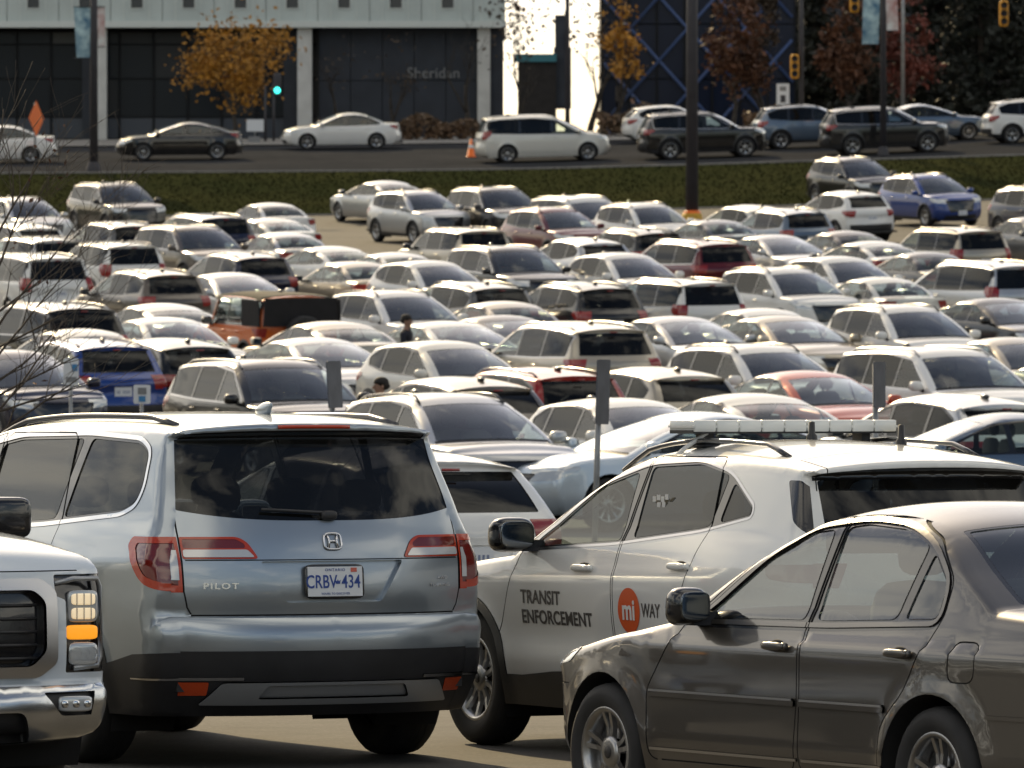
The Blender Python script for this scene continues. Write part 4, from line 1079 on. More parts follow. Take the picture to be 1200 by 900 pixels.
    # plates
    for face in ('f','r'):
        if face=='f': a=s.sf(.47); q=s.pos(a,0.); pz=float(q[2]); pxx=float(q[0])+.012; sg=1
        else: a=s.sr(hz); q=s.pos(a,0.); pz=float(q[2]); pxx=float(q[0])-(.006 if not suv else -.012); sg=-1
        m=MB(); m.box((pxx,0,pz),(.008,.31,.155),'plate_white'); [m.box((pxx+sg*.005,-.105+.035*k,pz-.006),(.002,.018,.055),'plate_ink') for k in (0,1,2,3,5,6)]; parts.append(P_('license_plate',m))
    if suv:
        m=MB(); zt=d['rz']; m.tube([(d['rx']-.05,-.07,d['rz']-.055),(d['rx']-.05,.07,d['rz']-.055)],.012,'tail_red',6); parts.append(P_('brake_light',m))
        m=MB(); x,z=d['px']-.9,0; yy,zz=s.edge_at(x); zz=float(s.pos(s.st(x),0.)[2])
        m.rbox((x,0,zz+.02),(.20,.07,.07),'gloss_black',2.5,nu=10,nv=6); parts.append(P_('antenna',m))
    return parts,s
T={}
T['suv_a']=dict(kind='suv',F=2.28,R=-2.31,W=1.86,H=1.68,hl=.95,hc=1.09,cx=1.30,wx=.40,wz=1.56,px=-.30,rx=-1.88,rz=1.58,gx=-2.14,gz=1.13,belt=1.04,wb=(1.33,-1.33),rt=.355,clad=1,rails='gloss_black',
   dlo=[(.98,1.065),(.90,1.13),(.20,1.51),(-.45,1.575),(-1.40,1.53),(-1.80,1.40),(-1.72,1.18),(-.8,1.10)],bp=[(1.1,1.1),(-.08,-.02),(-1.02,-.98),(-2,-2)],hx=(.12,-.86),tz=(.86,1.10))
T['suv_b']=dict(kind='suv',F=2.45,R=-2.50,W=1.98,H=1.76,hl=1.02,hc=1.14,cx=1.32,wx=.48,wz=1.64,px=-.30,rx=-2.12,rz=1.68,gx=-2.36,gz=1.20,belt=1.10,wb=(1.45,-1.42),rt=.38,clad=1,rails='satin_metal',rows3=1,chrome=1,tum=.30,
   dlo=[(.98,1.125),(.92,1.18),(.30,1.58),(-.45,1.655),(-1.55,1.63),(-2.05,1.56),(-2.0,1.20),(-.8,1.15)],bp=[(1.2,1.2),(-.05,-.02),(-1.05,-1.02),(-2.3,-2.3)],hx=(.14,-.88),tz=(.95,1.16),rim='six')
T['suv_c']=dict(kind='suv',F=2.18,R=-2.20,W=1.82,H=1.62,hl=.90,hc=1.05,cx=1.28,wx=.32,wz=1.50,px=-.30,rx=-1.70,rz=1.50,gx=-2.04,gz=1.10,belt=1.01,wb=(1.30,-1.30),rt=.34,tum=.37,
   dlo=[(.96,1.035),(.86,1.09),(.12,1.45),(-.45,1.51),(-1.25,1.46),(-1.62,1.30),(-1.55,1.17),(-.8,1.07)],bp=[(1.1,1.1),(-.10,-.05),(-1.02,-1.0),(-2,-2)],hx=(.08,-.86),tz=(.84,1.04),rim='seven',clad=1)
T['suv_d']=dict(kind='suv',F=2.30,R=-2.28,W=1.88,H=1.72,hl=1.02,hc=1.13,cx=1.22,wx=.52,wz=1.62,px=-.25,rx=-1.98,rz=1.66,gx=-2.17,gz=1.16,belt=1.09,wb=(1.33,-1.34),rt=.37,clad=1,rails='gloss_black',tum=.24,bm=1,
   dlo=[(.90,1.115),(.86,1.15),(.36,1.56),(-.45,1.625),(-1.4,1.61),(-1.92,1.57),(-1.88,1.17),(-.8,1.13)],bp=[(1.2,1.2),(-.06,-.04),(-1.0,-.98),(-2.2,-2.2)],hx=(.10,-.86),tz=(.86,1.20),tw=.12,rim='split',rmat='dark_alloy')
T['sedan_a']=dict(kind='sedan',F=2.38,R=-2.40,W=1.82,H=1.45,hl=.78,hc=.95,cx=1.18,wx=.22,wz=1.36,px=-.35,rx=-1.05,rz=1.34,gx=-1.75,gz=1.05,dz=1.02,belt=.92,wb=(1.38,-1.36),rt=.325,sill=.21,tum=.42,
   dlo=[(.84,.945),(.72,1.01),(.05,1.31),(-.45,1.355),(-.95,1.31),(-1.50,1.06),(-1.46,1.0),(-.6,.97)],bp=[(1.1,1.1),(-.18,-.10),(-1.16,-1.02),(-2,-2)],hx=(.0,-1.0),tz=(.78,.96))
T['sedan_b']=dict(kind='sedan',F=2.45,R=-2.44,W=1.86,H=1.46,hl=.80,hc=.97,cx=1.22,wx=.15,wz=1.37,px=-.40,rx=-1.15,rz=1.34,gx=-1.95,gz=1.10,dz=1.07,belt=.95,wb=(1.42,-1.40),rt=.34,sill=.21,tum=.44,rim='ten',
   dlo=[(.86,.975),(.72,1.03),(.0,1.32),(-.45,1.365),(-.98,1.32),(-1.66,1.10),(-1.60,1.05),(-.6,1.0)],bp=[(1.1,1.1),(-.20,-.12),(-1.22,-1.06),(-2,-2)],hx=(-.02,-1.04),tz=(.84,1.02))
T['hatch']=dict(kind='suv',F=2.14,R=-2.10,W=1.78,H=1.50,hl=.82,hc=.98,cx=1.22,wx=.28,wz=1.40,px=-.30,rx=-1.62,rz=1.40,gx=-1.98,gz=1.02,belt=.94,wb=(1.30,-1.28),rt=.32,sill=.21,tum=.38,
   dlo=[(.88,.965),(.78,1.02),(.08,1.35),(-.45,1.40),(-1.15,1.36),(-1.52,1.20),(-1.45,1.06),(-.7,.99)],bp=[(1.1,1.1),(-.12,-.06),(-1.08,-1.0),(-2,-2)],hx=(.04,-.92),tz=(.78,.99))
T['minivan']=dict(kind='suv',F=2.56,R=-2.58,W=1.98,H=1.76,hl=.92,hc=1.08,cx=1.62,wx=.62,wz=1.60,px=-.40,rx=-2.28,rz=1.68,gx=-2.46,gz=1.14,belt=1.04,wb=(1.58,-1.48),rt=.35,sill=.22,rails='satin_metal',rows3=1,tum=.26,plan=(.10,.06),
   dlo=[(1.24,1.06),(1.10,1.14),(.42,1.55),(-.45,1.645),(-1.7,1.62),(-2.22,1.56),(-2.18,1.14),(-.8,1.09)],bp=[(1.5,1.5),(.20,.22),(-1.0,-.98),(-2.4,-2.4)],hx=(.36,.02),tz=(.88,1.22),tw=.13,rim='seven')
PROTO={}
def proto(k):
    if k not in PROTO: PROTO[k]=std_car(T[k])[0]
    return PROTO[k]
# ---------------------------------------------------------------- the four vehicles in front
paint('pilot_silver',(.36,.405,.445),.75,.33)
paint('civic_grey',(.105,.097,.088),.7,.36)
paint('fleet_white',(.80,.80,.77),0,.33)
paint('truck_white',(.66,.71,.75),0,.30)
mat('lamp_lit',(.9,.85,.7),.3,emit=((1.0,.72,.38),.42)); mat('signal_lit',(.9,.4,.05),.3,emit=((1.0,.34,.01),.6))
mat('logo_orange',(.72,.10,.015),.4); mat('decal_dark',(.05,.045,.045),.5); mat('decal_white',(.8,.8,.78),.45)
mat('lens_white',(.62,.62,.62),.15,.2,coat=1.); mat('silver_plastic',(.36,.37,.38),.35,.6)
mat('bar_clear',(.74,.76,.74),.25,.0,coat=.6); mat('badge_grey',(.45,.45,.46),.3,.8)
glass('sedan_glass',(.34,.40,.39),1.52,2.1,.03)
glass('rear_privacy',(.10,.105,.115),1.5,.85,.02)
def side_tf(s,x,z,sd=1,out=.004):
    """frame lying on the body side: local X runs towards the rear, local Y up"""
    e=.02; y=float(s.side(x,z)); dzy=(float(s.side(x,z+e))-float(s.side(x,z-e)))/(2*e); dxy=(float(s.side(x+e,z))-float(s.side(x-e,z)))/(2*e)
    n=Vector((-dxy,1,-dzy)).normalized(); u=Vector((-1,0,0)); u=(u-n*u.dot(n)).normalized(); v=n.cross(u)
    if sd<0:
        M=Matrix((Vector((1,0,0)),Vector((0,0,1)),Vector((0,-1,0)))).transposed().to_4x4(); M.translation=(x,-y-out,z); return M
    M=Matrix((u,v,n)).transposed().to_4x4(); M.translation=Vector((x,y,z))+n*out; return M
def rear_tf(s,z,y=0.,out=.003):
    """frame lying on the tail: local X towards the vehicle's right, Y up"""
    a=s.sr(z); p=Vector(s.pos(a,y)); e=.02
    t=Vector(s.pos(a-e,y))-Vector(s.pos(a+e,y)); w=Vector(s.pos(a,y-e))-Vector(s.pos(a,y+e)); t.normalize(); w.normalize(); n=w.cross(t).normalized()
    if n.x>0: n=-n
    v=n.cross(w).normalized(); M=Matrix((w,v,n)).transposed().to_4x4(); M.translation=p+n*out; return M
def handle_part(s,parts,x,z,pm=True,sds=(1,-1),L=.20):
    for sd in sds:
        y=float(s.side(x,z)); m=MB()
        m.rbox((x,sd*(y+.026),z),(L,.026,.036),'paint_white',3.2,nu=18,nv=10); m.rbox((x+L*.42,sd*(y+.012),z),(.04,.03,.034),'paint_white',3,nu=10,nv=6); m.rbox((x-L*.42,sd*(y+.012),z),(.04,.03,.034),'paint_white',3,nu=10,nv=6)
        c=MB(); c.rbox((x,sd*(y-.002),z+.002),(L*.62,.012,.052),'seam',2.4,nu=18,nv=8)
        i=len(parts); p=P_('door_handle',m); p['paint']=pm; parts.append(p); parts.append(P_('handle_cup',c,i))
def mirror_part(s,parts,x,z,mt,size=(.16,.25,.17),sds=(1,-1),paint=False,zoff=.05):
    for sd in sds:
        y=float(s.side(x,z)); m=MB()
        def tp(p,a,b,c): # teardrop: front rounder and lower
            if a>0: p[2]-=.02*a; p[1]-=sd*.02*a
            return p
        m.rbox((x+.02,sd*(y+size[1]*.62),z+zoff),size,mt,3.2,nu=24,nv=14,taper=tp)
        m.prism([(x-.03,z-.03),(x+.10,z-.03),(x+.07,z+.03),(x-.02,z+.03)],sd*(y-.03),sd*(y+.10),'black_plastic')
        g=MB(); g.rbox((x-.062,sd*(y+size[1]*.62),z+zoff),(.012,size[1]*.82,size[2]*.78),'mirror_glass',4,nu=20,nv=12)
        i=len(parts); p=P_('mirror',m); p['paint']=paint; parts.append(p); parts.append(P_('mirror_glass',g,i))
def rail(s,sd,x0,x1,mt,h=.05,r=.017,n=16,inn=.05):
    m=MB(); pts=[]
    for k,x in enumerate(np.linspace(x0,x1,n)):
        y,z=s.edge_at(x); u=k/(n-1); hh=h*min(1,8*u,8*(1-u))-.006
        pts.append((x,sd*(y-inn),z+hh+.012))
    m.tube(pts,r,mt,8,flat=(1.1,.8)); return m
def decal(s,txt,size,mt,x0,z0,sd,bold,sx,align='LEFT',out=.003):
    """lettering that follows the curve of the door"""
    me=text_mesh(txt,size,mt,.0005,bold,sx,1.0,align)
    for v in me.vertices:
        x=x0-sd*v.co.x; z=z0+v.co.y; v.co=(x,sd*(float(s.side(x,z))+out+v.co.z),z)
    return me
# ---- silver three-row SUV seen from behind
def build_pilot():
    pr=[(2.30,.24,-.30,.02,.12),(2.44,.34,-.30,0,.12),(2.48,.55,-.28,0,.12),(2.46,.80,-.26,0,.12),(2.38,1.00,-.22,-.01,.08),(2.15,1.07,-.10,-.03,.06),(1.75,1.12,-.05,-.045,.05),(1.32,1.16,-.15,-.035,.045,1),
        (.95,1.40,-.16,-.02,.05),(.52,1.64,-.11,-.045,.06),(.15,1.74,-.03,-.05,.07),(-.40,1.79,0,-.055,.075),(-1.2,1.80,0,-.055,.075),(-1.75,1.785,0,-.05,.07),(-2.22,1.742,.09,-.035,.045,1),
        (-2.235,1.71,.09,-.02,.04,1),(-2.15,1.675,.09,-.01,.04,1),(-2.22,1.55,.12,0,.06),(-2.34,1.36,.15,0,.075),(-2.405,1.24,.17,0,.085),(-2.445,1.14,.18,0,.09),(-2.475,1.0,.18,0,.10),(-2.482,.88,.18,0,.10),(-2.465,.775,.18,0,.10,1),
        (-2.50,.765,.18,0,.10,1),(-2.545,.70,.19,0,.12),(-2.548,.58,.20,0,.13),(-2.52,.44,.21,0,.13),(-2.47,.34,.21,0,.13),(-2.40,.27,.18,0,.13)]
    def ex(x,z):   # shoulder crease rising to the tail lamp, rocker sculpt, hip over the rear wheel
        zc=.98+.02*(1.4-x); q=(z-zc)/.035
        return .012*np.exp(-np.clip(q,0,9)**2)*(q>0)+.012*np.exp(-np.clip(-q/2.6,0,9)**2)*(q<=0)+.012*np.exp(-((x+1.4)/.7)**2)*np.exp(-((z-.92)/.22)**2)
    s=Shell(pr,1.985,1.13,(1.44,-1.38),.378,sill=.27,step=.04,tumble=.24,plan=(.09,.085),bulge=.03,pw=2.6,flare=.02,extra=ex)
    D=[(.98,1.165),(.92,1.22),(.36,1.585),(-.30,1.665),(-1.20,1.678),(-1.80,1.655),(-1.93,1.60),(-1.965,1.42),(-1.93,1.335),(-1.80,1.29),(-.9,1.225),(.2,1.185)]
    Ds=rnd(D,[.02,.03,.1,.1,.1,.06,.05,.06,.04,.06,.1,.1])
    s.S_('trim',offset(Ds,.022),'chrome',-.004,name='window_trim'); s.S_('pillar',Ds,'gloss_black',.002)
    for i,(a,b) in enumerate((((1.1,1.1),(-.02,.02)),((-.10,-.05),(-1.03,-1.13)),((-1.10,-1.20),(-2.1,-2.1)))):
        q=clipx(D,((b[0],1.2),(b[1],1.66)),((a[0],1.2),(a[1],1.66)))
        s.S_('win%d'%i,rnd(offset(q,-.014),.04),'glass' if i==0 else 'rear_privacy',.006,name='window')
    # doors
    d1=[(1.02,.40),(1.06,.62),(1.00,1.14),(.38,1.60),(-.06,1.695),(-.06,.62),(-.02,.40)]
    d2=[(-.06,.40),(-.10,.62),(-.10,1.69),(-1.02,1.69),(-1.12,1.22),(-1.05,.98),(-.86,.60),(-.85,.40)]
    for k,q in (('d1',d1),('d2',d2)): s.sseam(densify(rnd(q,.05),.04),.007)
    s.S_('clad',[(-2.6,.1),(2.6,.1),(2.6,.36),(1.44,.40),(-1.38,.44),(-2.1,.58),(-2.6,.605)],'black_plastic',-.004,name='lower_trim')
    for xw in s.wheels:
        A=[(xw-(s.ra+.05)*math.cos(t),s.arch_z+(s.ra+.05)*math.sin(t)) for t in np.linspace(-.45,math.pi+.45,36)]
        s.S_('clad',A,'black_plastic',-.006,name='lower_trim')
    s.S_('fuel',rnd([(-1.62,.98),(-1.62,1.12),(-1.46,1.12),(-1.46,.98)],.03),None,0,sides=(-1,),name='fuel_door')
    # lamps (side part)
    s.S_('tail_wrap',rnd([(-2.02,1.172),(-1.99,1.13),(-2.16,.955),(-2.30,.90),(-2.6,.895),(-2.6,1.172)],[.02,.04,.06,.03,0,0]),'red_lens',-.006,name='tail_light')
    s.S_('core_wrap',rnd([(-2.085,1.140),(-2.075,1.115),(-2.20,.985),(-2.31,.935),(-2.6,.930),(-2.6,1.140)],[.02,.03,.04,.02,0,0]),'red_core',-.002,name='lamp_core')
    s.S_('white_wrap',rnd([(-2.315,1.105),(-2.315,.965),(-2.6,.955),(-2.6,1.105)],.015),'lens_white',-.009,name='reverse_lens')
    s.S_('head_wrap',rnd([(1.85,1.06),(1.90,.98),(2.2,.88),(2.7,.86),(2.7,1.06)],.03),'clear_lens',-.003,name='headlight')
    W=s.wi; sr=s.sr
    for k,g in (('l',1),('r',-1)):
        e=lambda z: g*(W(sr(z))+.02)
        s.W_('tail_wrap'+k,[(sr(1.172),g*.785),(sr(1.172),e(1.172)),(sr(.895),e(.895)),(sr(.895),g*.775)],'red_lens',-.006,name='tail_light')
        s.W_('core_wrap'+k,[(sr(1.140),g*.800),(sr(1.140),g*1.1),(sr(.930),g*1.1),(sr(.930),g*.795)],'red_core',-.002,name='lamp_core')
        s.W_('white_wrap'+k,[(sr(1.105),g*.795),(sr(1.105),g*1.1),(sr(.957),g*1.1),(sr(.957),g*.79)],'lens_white',-.009,name='reverse_lens')
        s.W_('inner'+k,rnd([(sr(1.172),g*.775),(sr(1.172),g*.50),(sr(1.145),g*.455),(sr(1.062),g*.405),(sr(1.062),g*.770)],[.01,.03,.03,.02,.01]),'red_lens',-.005,name='tail_light')
        s.W_('icore'+k,rnd([(sr(1.160),g*.762),(sr(1.160),g*.51),(sr(1.135),g*.47),(sr(1.115),g*.47),(sr(1.115),g*.762)],.01),'red_core',-.003,name='lamp_core')
        s.W_('rev'+k,rnd([(sr(1.108),g*.765),(sr(1.108),g*.46),(sr(1.070),g*.425),(sr(1.070),g*.765)],.012),'lens_white',-.008,name='reverse_lens')
        s.W_('head_wrap'+k,[(s.sf(.86),g*.60),(s.sf(.86),g*(W(s.sf(.86))+.02)),(s.sf(1.0),g*(W(s.sf(1.0))+.02)),(s.sf(1.0),g*.6)],'clear_lens',-.003,name='headlight')
    s.W_('grille',rnd([(s.sf(.62),-.6),(s.sf(.62),.6),(s.sf(.97),.62),(s.sf(.97),-.62)],.05),'gloss_black',.015,name='grille')
    w0,w1=s.st(1.32)+.03,s.st(.52)-.01
    s.W_('cowl',s.band(w0-.07,w0,.04),'black_plastic',.006,name='cowl'); s.W_('windshield',rnd(s.band(w0,w1,.055),.05),'windshield_glass',.004,name='windshield')
    # rear glass: deeper in the middle, black spoiler lip above
    s.W_('lip',s.band(sr(1.708),sr(1.668),.015),'gloss_black',.0,name='spoiler_lip')
    bot=[(sr(1.252+.055*abs(y/.765)**3.0),y) for y in np.linspace(.765,-.765,25)]
    top=[(sr(1.672),y) for y in np.linspace(-.745,.745,12)]
    s.W_('rear_window',rnd(np.array(bot+[(sr(1.42),-.785)]+top+[(sr(1.42),.785)]),.012),'rear_privacy',.004,name='rear_window')
    # tailgate outline
    for g in (1,-1): s.wseam([(sr(z),g*y) for z,y in ((1.30,.775),(1.2,.778),(1.05,.776),(.9,.772),(.82,.755),(.785,.735))],.008)
    s.wseam([(sr(.778),y) for y in np.linspace(-.735,.735,12)],.010)
    s.wseam([(sr(1.056+.0*abs(y)),y) for y in np.linspace(-.76,.76,14)],.006)
    s.W_('recess',rnd([(sr(1.050),-.40),(sr(1.050),.40),(sr(.84),.265),(sr(.84),-.265)],.02),None,.028,name='plate_recess')
    # bumper
    lo=[(sr(.60),y) for y in np.linspace(-1.2,1.2,20)]
    s.W_('bumper_low',np.array(lo+[(s.S[-1]+.05,1.2),(s.S[-1]+.05,-1.2)]),'black_plastic',-.003,name='rear_bumper')
    s.S_('chrome_wrap',[(-2.08,.455),(-2.08,.462),(-2.6,.470),(-2.6,.455)],'chrome',-.010,name='bumper_trim')
    for g in (1,-1):
        s.W_('chrome_wrap'+('l' if g>0 else 'r'),[(sr(.470),g*.50),(sr(.470),g*1.1),(sr(.455),g*1.1),(sr(.455),g*.50)],'chrome',-.010,name='bumper_trim')
        s.W_('refl%d'%g,rnd([(sr(.445),g*.66),(sr(.445),g*.86),(sr(.378),g*.84),(sr(.378),g*.66)],.01),'reflector',-.006,name='reflector')
    s.W_('skid',rnd([(sr(.445),-.60),(sr(.445),.60),(sr(.335),.69),(sr(.335),-.69)],.02),'silver_plastic',-.018,name='skid_plate')
    s.W_('skidlow',rnd([(sr(.43),-.38),(sr(.43),.38),(sr(.365),.42),(sr(.365),-.42)],.02),'silver_plastic',-.002,name='skid_plate')
    parts=s.build(); parts.append(s.underside())
    for x in s.wheels:
        for sd in (1,-1): wheel_parts(parts,x,sd*.855,sd,.378,.25,.235,'five','dark_alloy')
    parts.append(interior(1.05,.12,.42,1.74,.80,rows=3))
    mirror_part(s,parts,.92,1.17,'paint_white',paint=True)
    for x in (.16,-.84): handle_part(s,parts,x,1.075)
    for sd in (1,-1): parts.append(P_('roof_rail',rail(s,sd,.25,-1.90,'rail_dark',.028,.020)))
    # badge, plate, wiper, antenna, lamps
    m=MB(); pts=[(.048*math.copysign(abs(math.cos(t))**.55,math.cos(t)),.042*math.copysign(abs(math.sin(t))**.55,math.sin(t)),.004) for t in np.linspace(0,2*math.pi,33)]
    m.tube(pts,.0055,'chrome',6,False)
    for sx in (-1,1): m.tube([(sx*.026,-.034,.005),(sx*.020,0,.007),(sx*.027,.034,.005)],.0058,'chrome',6)
    m.tube([(-.02,0,.006),(.02,0,.006)],.006,'chrome',6)
    parts.append(P_('emblem',m,None,rear_tf(s,1.145)))
    parts.append(P_('lettering',text_mesh('PILOT',.042,'chrome',.003,.0012,1.35,1.25),None,rear_tf(s,.925,.60)))
    parts.append(P_('lettering',text_mesh('AWD',.024,'chrome',.002,0,1.2,1.1),None,rear_tf(s,.955,-.65))); parts.append(P_('lettering',text_mesh('TOURING',.025,'chrome',.002,0,1.2,1.1),None,rear_tf(s,.918,-.63)))
    Mp=rear_tf(s,.945,0,-.010)
    fr=MB(); fr.rbox((0,0,0),(.335,.178,.016),'gloss_black',8,nu=24,nv=8); i=len(parts); parts.append(P_('license_plate',fr,None,Mp))
    pl=MB(); pl.box((0,0,.008),(.305,.150,.004),'plate_white')
    parts.append(P_('plate_sheet',pl,i))
    Tz=lambda x,y:Matrix.Translation((x,y,.0115))
    parts.append(P_('lettering',text_mesh('CRBV',.094,'plate_blue',.0006,.0010,.74,1.02),i,Tz(-.077,-.004)))
    parts.append(P_('lettering',text_mesh('434',.094,'plate_blue',.0006,.0010,.74,1.02),i,Tz(.088,-.004)))
    cr=MB(); cr.prism([(-.012,-.010),(.012,-.010),(.015,.010),(.006,.002),(0,.012),(-.006,.002),(-.015,.010)],0,.0012,'plate_blue','xy'); parts.append(P_('crown_mark',cr,i,Tz(.014,-.002)))
    parts.append(P_('lettering',text_mesh('ONTARIO',.020,'plate_blue',.0005,0,1.1,1.2),i,Tz(0,.058)))
    parts.append(P_('lettering',text_mesh('YOURS TO DISCOVER',.015,'plate_blue',.0005,0,1,1.1),i,Tz(0,-.062)))
    tb=MB(); tb.box((.105,.058,.0112),(.034,.022,.001),'red_lens'); parts.append(P_('plate_sticker',tb,i))
    wp=MB(); a=Vector(s.pos(sr(1.285),.05)); q=[Vector(s.pos(sr(1.29+.02*k/6),-.0+.36*(k/6)))+Vector((-.022,0,.0)) for k in range(7)]
    wp.tube(q,.009,'black_plastic',6); wp.rbox(tuple(q[0]+Vector((0,0,-.012))),(.05,.09,.05),'black_plastic',3)
    parts.append(P_('wiper',wp))
    m=MB(); z=float(s.pos(s.st(-1.62),0.)[2]); m.rbox((-1.62,0,z+.022),(.17,.045,.075),'paint_white',2.4,taper=lambda p,a,b,c:[p[0]-.05*max(0,c),p[1]*(1-.4*max(0,c)),p[2]]); p=P_('antenna_fin',m); p['paint']=True; parts.append(p)
    m=MB(); q=[Vector(s.pos(sr(1.726),y))+Vector((-.004,0,0)) for y in np.linspace(-.20,.20,9)]; m.tube(q,.011,'red_lens',6); parts.append(P_('brake_light',m))
    return parts,s
# ---- white enforcement SUV
def build_escape():
    pr=[(2.12,.22,-.30,.02,.12),(2.24,.34,-.32,0,.12),(2.27,.50,-.31,0,.12),(2.25,.70,-.29,0,.12),(2.16,.88,-.24,-.01,.09),(2.0,.95,-.13,-.03,.07),(1.60,1.02,-.05,-.045,.06),(1.06,1.07,-.15,-.035,.05,1),
        (.66,1.31,-.17,-.02,.05),(.20,1.53,-.12,-.045,.06),(-.10,1.615,-.03,-.055,.07),(-.5,1.655,0,-.06,.08),(-1.1,1.645,.0,-.06,.08),(-1.6,1.605,.02,-.05,.06),(-1.98,1.555,.10,-.04,.045,1),(-1.995,1.525,.10,-.03,.04,1),(-1.90,1.49,.10,-.01,.04,1),
        (-2.02,1.33,.13,0,.06),(-2.13,1.17,.15,0,.08),(-2.19,1.07,.16,0,.09),(-2.24,.92,.17,0,.10),(-2.25,.82,.18,0,.10),(-2.29,.70,.20,0,.12),(-2.31,.56,.21,0,.12),(-2.28,.40,.21,0,.12),(-2.18,.27,.17,0,.12)]
    def ex(x,z):
        zc=.90+.05*(1.3-x)*.5; q=(z-zc)
        return .014*np.exp(-(np.clip(q,0,9)/.05)**2)*(q>0)+.014*np.exp(-(np.clip(-q,0,9)/.12)**2)*(q<=0)-.018*np.exp(-((z-.62)/.10)**2)*np.exp(-((x-.1)/.9)**4)+.02*np.exp(-((x+1.45)/.45)**2)*np.exp(-((z-.98)/.2)**2)
    s=Shell(pr,1.882,1.08,(1.36,-1.35),.36,sill=.24,step=.04,tumble=.36,plan=(.12,.10),bulge=.035,pw=2.4,flare=.018,extra=ex)
    D=[(.70,1.075),(.63,1.13),(.16,1.42),(-.28,1.525),(-.80,1.545),(-1.15,1.49),(-1.47,1.325),(-1.48,1.275),(-1.05,1.20),(-.2,1.12)]
    Ds=rnd(D,[.02,.05,.1,.1,.1,.1,.03,.02,.1,.1])
    s.S_('trim',offset(Ds,.014),'satin_metal',-.002,name='window_trim'); s.S_('pillar',Ds,'gloss_black',.002)
    for i,(a,b) in enumerate((((1.1,1.1),(-.26,-.18)),((-.36,-.28),(-1.13,-1.15)),((-1.18,-1.20),(-2.1,-2.1)))):
        q=clipx(D,((b[0],1.1),(b[1],1.55)),((a[0],1.1),(a[1],1.55))); s.S_('win%d'%i,rnd(offset(q,-.012),.04),'glass' if i==0 else 'rear_privacy',.006,name='window')
    # black wedge of glass beside the rear window
    s.S_('wedge',rnd([(-1.70,1.46),(-1.80,1.46),(-2.02,1.24),(-2.0,1.17),(-1.86,1.26)],.02),'gloss_black',.001,name='quarter_glass')
    d1=[(.98,.36),(1.00,.60),(.80,1.06),(.18,1.45),(-.26,1.575),(-.26,.62),(-.22,.36)]
    d2=[(-.26,.36),(-.28,.62),(-.28,1.57),(-1.02,1.57),(-1.14,1.22),(-1.06,.95),(-.86,.62),(-.82,.36)]
    for q in (d1,d2): s.sseam(densify(rnd(q,.05),.04),.007)
    s.S_('clad',[(-2.5,.1),(2.5,.1),(2.5,.36),(1.36,.40),(.75,.40),(.4,.43),(-.5,.47),(-.9,.40),(-1.35,.40),(-2.5,.48)],'black_plastic',-.006,name='lower_trim')
    for xw in s.wheels:
        A=[(xw-(s.ra+.05)*math.cos(t),s.arch_z+(s.ra+.05)*math.sin(t)) for t in np.linspace(-.45,math.pi+.45,36)]
        s.S_('clad',A,'black_plastic',-.007,name='lower_trim')
    s.S_('tail_wrap',rnd([(-1.78,1.04),(-1.84,.97),(-2.4,.93),(-2.4,1.05)],.03),'red_core',-.004,name='tail_light')
    s.S_('head_wrap',rnd([(1.60,.93),(1.68,.84),(2.4,.74),(2.4,.92)],.03),'clear_lens',-.003,name='headlight')
    W=s.wi
    for k,g in (('l',1),('r',-1)):
        s.W_('tail_wrap'+k,[(s.sr(1.05),g*.60),(s.sr(1.05),g*1.1),(s.sr(.93),g*1.1),(s.sr(.93),g*.66)],'red_core',-.004,name='tail_light')
        s.W_('head_wrap'+k,[(s.sf(.74),g*.5),(s.sf(.74),g*1.1),(s.sf(.87),g*1.1),(s.sf(.87),g*.42)],'clear_lens',-.003,name='headlight')
    s.W_('grille',rnd([(s.sf(.46),-.45),(s.sf(.46),.45),(s.sf(.80),.36),(s.sf(.80),-.36)],.06),'gloss_black',.015,name='grille')
    w0,w1=s.st(1.06)+.03,s.st(.20)-.01
    s.W_('cowl',s.band(w0-.07,w0,.04),'black_plastic',.006,name='cowl'); s.W_('windshield',rnd(s.band(w0,w1,.055),.05),'windshield_glass',.004,name='windshield')
    q0,q1=s.sp(-1.90,1.49)+.03,s.sr(1.10); s.W_('rear_window',rnd(s.band(q0,q1,.035,.06),.05),'rear_privacy',.005,name='rear_window')
    s.W_('lip',s.band(s.sp(-1.995,1.525)+.004,s.sp(-1.90,1.49)+.03,.012),'gloss_black',0,name='spoiler_lip')
    for g in (1,-1): s.wseam([(a,g*(W(a)-.03)) for a in np.linspace(s.st(-1.62),s.st(-1.96),8)],.006)
    s.wseam([(s.st(-1.62),y) for y in np.linspace(-.56,.56,10)],.006)
    s.W_('bumper_low',s.band(s.sr(.52),s.S[-1]+.03,-.03),'black_plastic',-.004,name='rear_bumper')
    parts=s.build(); parts.append(s.underside())
    for x in s.wheels:
        for sd in (1,-1): wheel_parts(parts,x,sd*.805,sd,.36,.225,.232,'ten','alloy',steer=0)
    parts.append(interior(.80,-.12,.36,1.64,.76,rows=2))
    mirror_part(s,parts,.64,1.09,'gloss_black',size=(.17,.25,.18),zoff=.06)
    for x in (.06,-.98): handle_part(s,parts,x,.985+.03*(x<0))
    for sd in (1,-1): parts.append(P_('roof_rail',rail(s,sd,.20,-1.45,'gloss_black',.05,.016)))
    # warning light bar across the roof
    zr=float(s.pos(s.st(-.42),0.)[2]); bar=MB(); bx=-.42
    n=9; L=1.22; zr-=.07
    bar.box((bx,0,zr+.142),(.262,L+.01,.012),'white_plastic'); bar.box((bx,0,zr+.115),(.25,L,.018),'black_plastic')
    i=len(parts); parts.append(P_('light_bar',bar))
    for k in range(n):
        y=-L/2+L*(k+.5)/n; m=MB(); m.rbox((bx,y,zr+.145),(.275,L/n-.003,.062),'bar_clear',16,nu=24,nv=10); parts.append(P_('light_module',m,i))
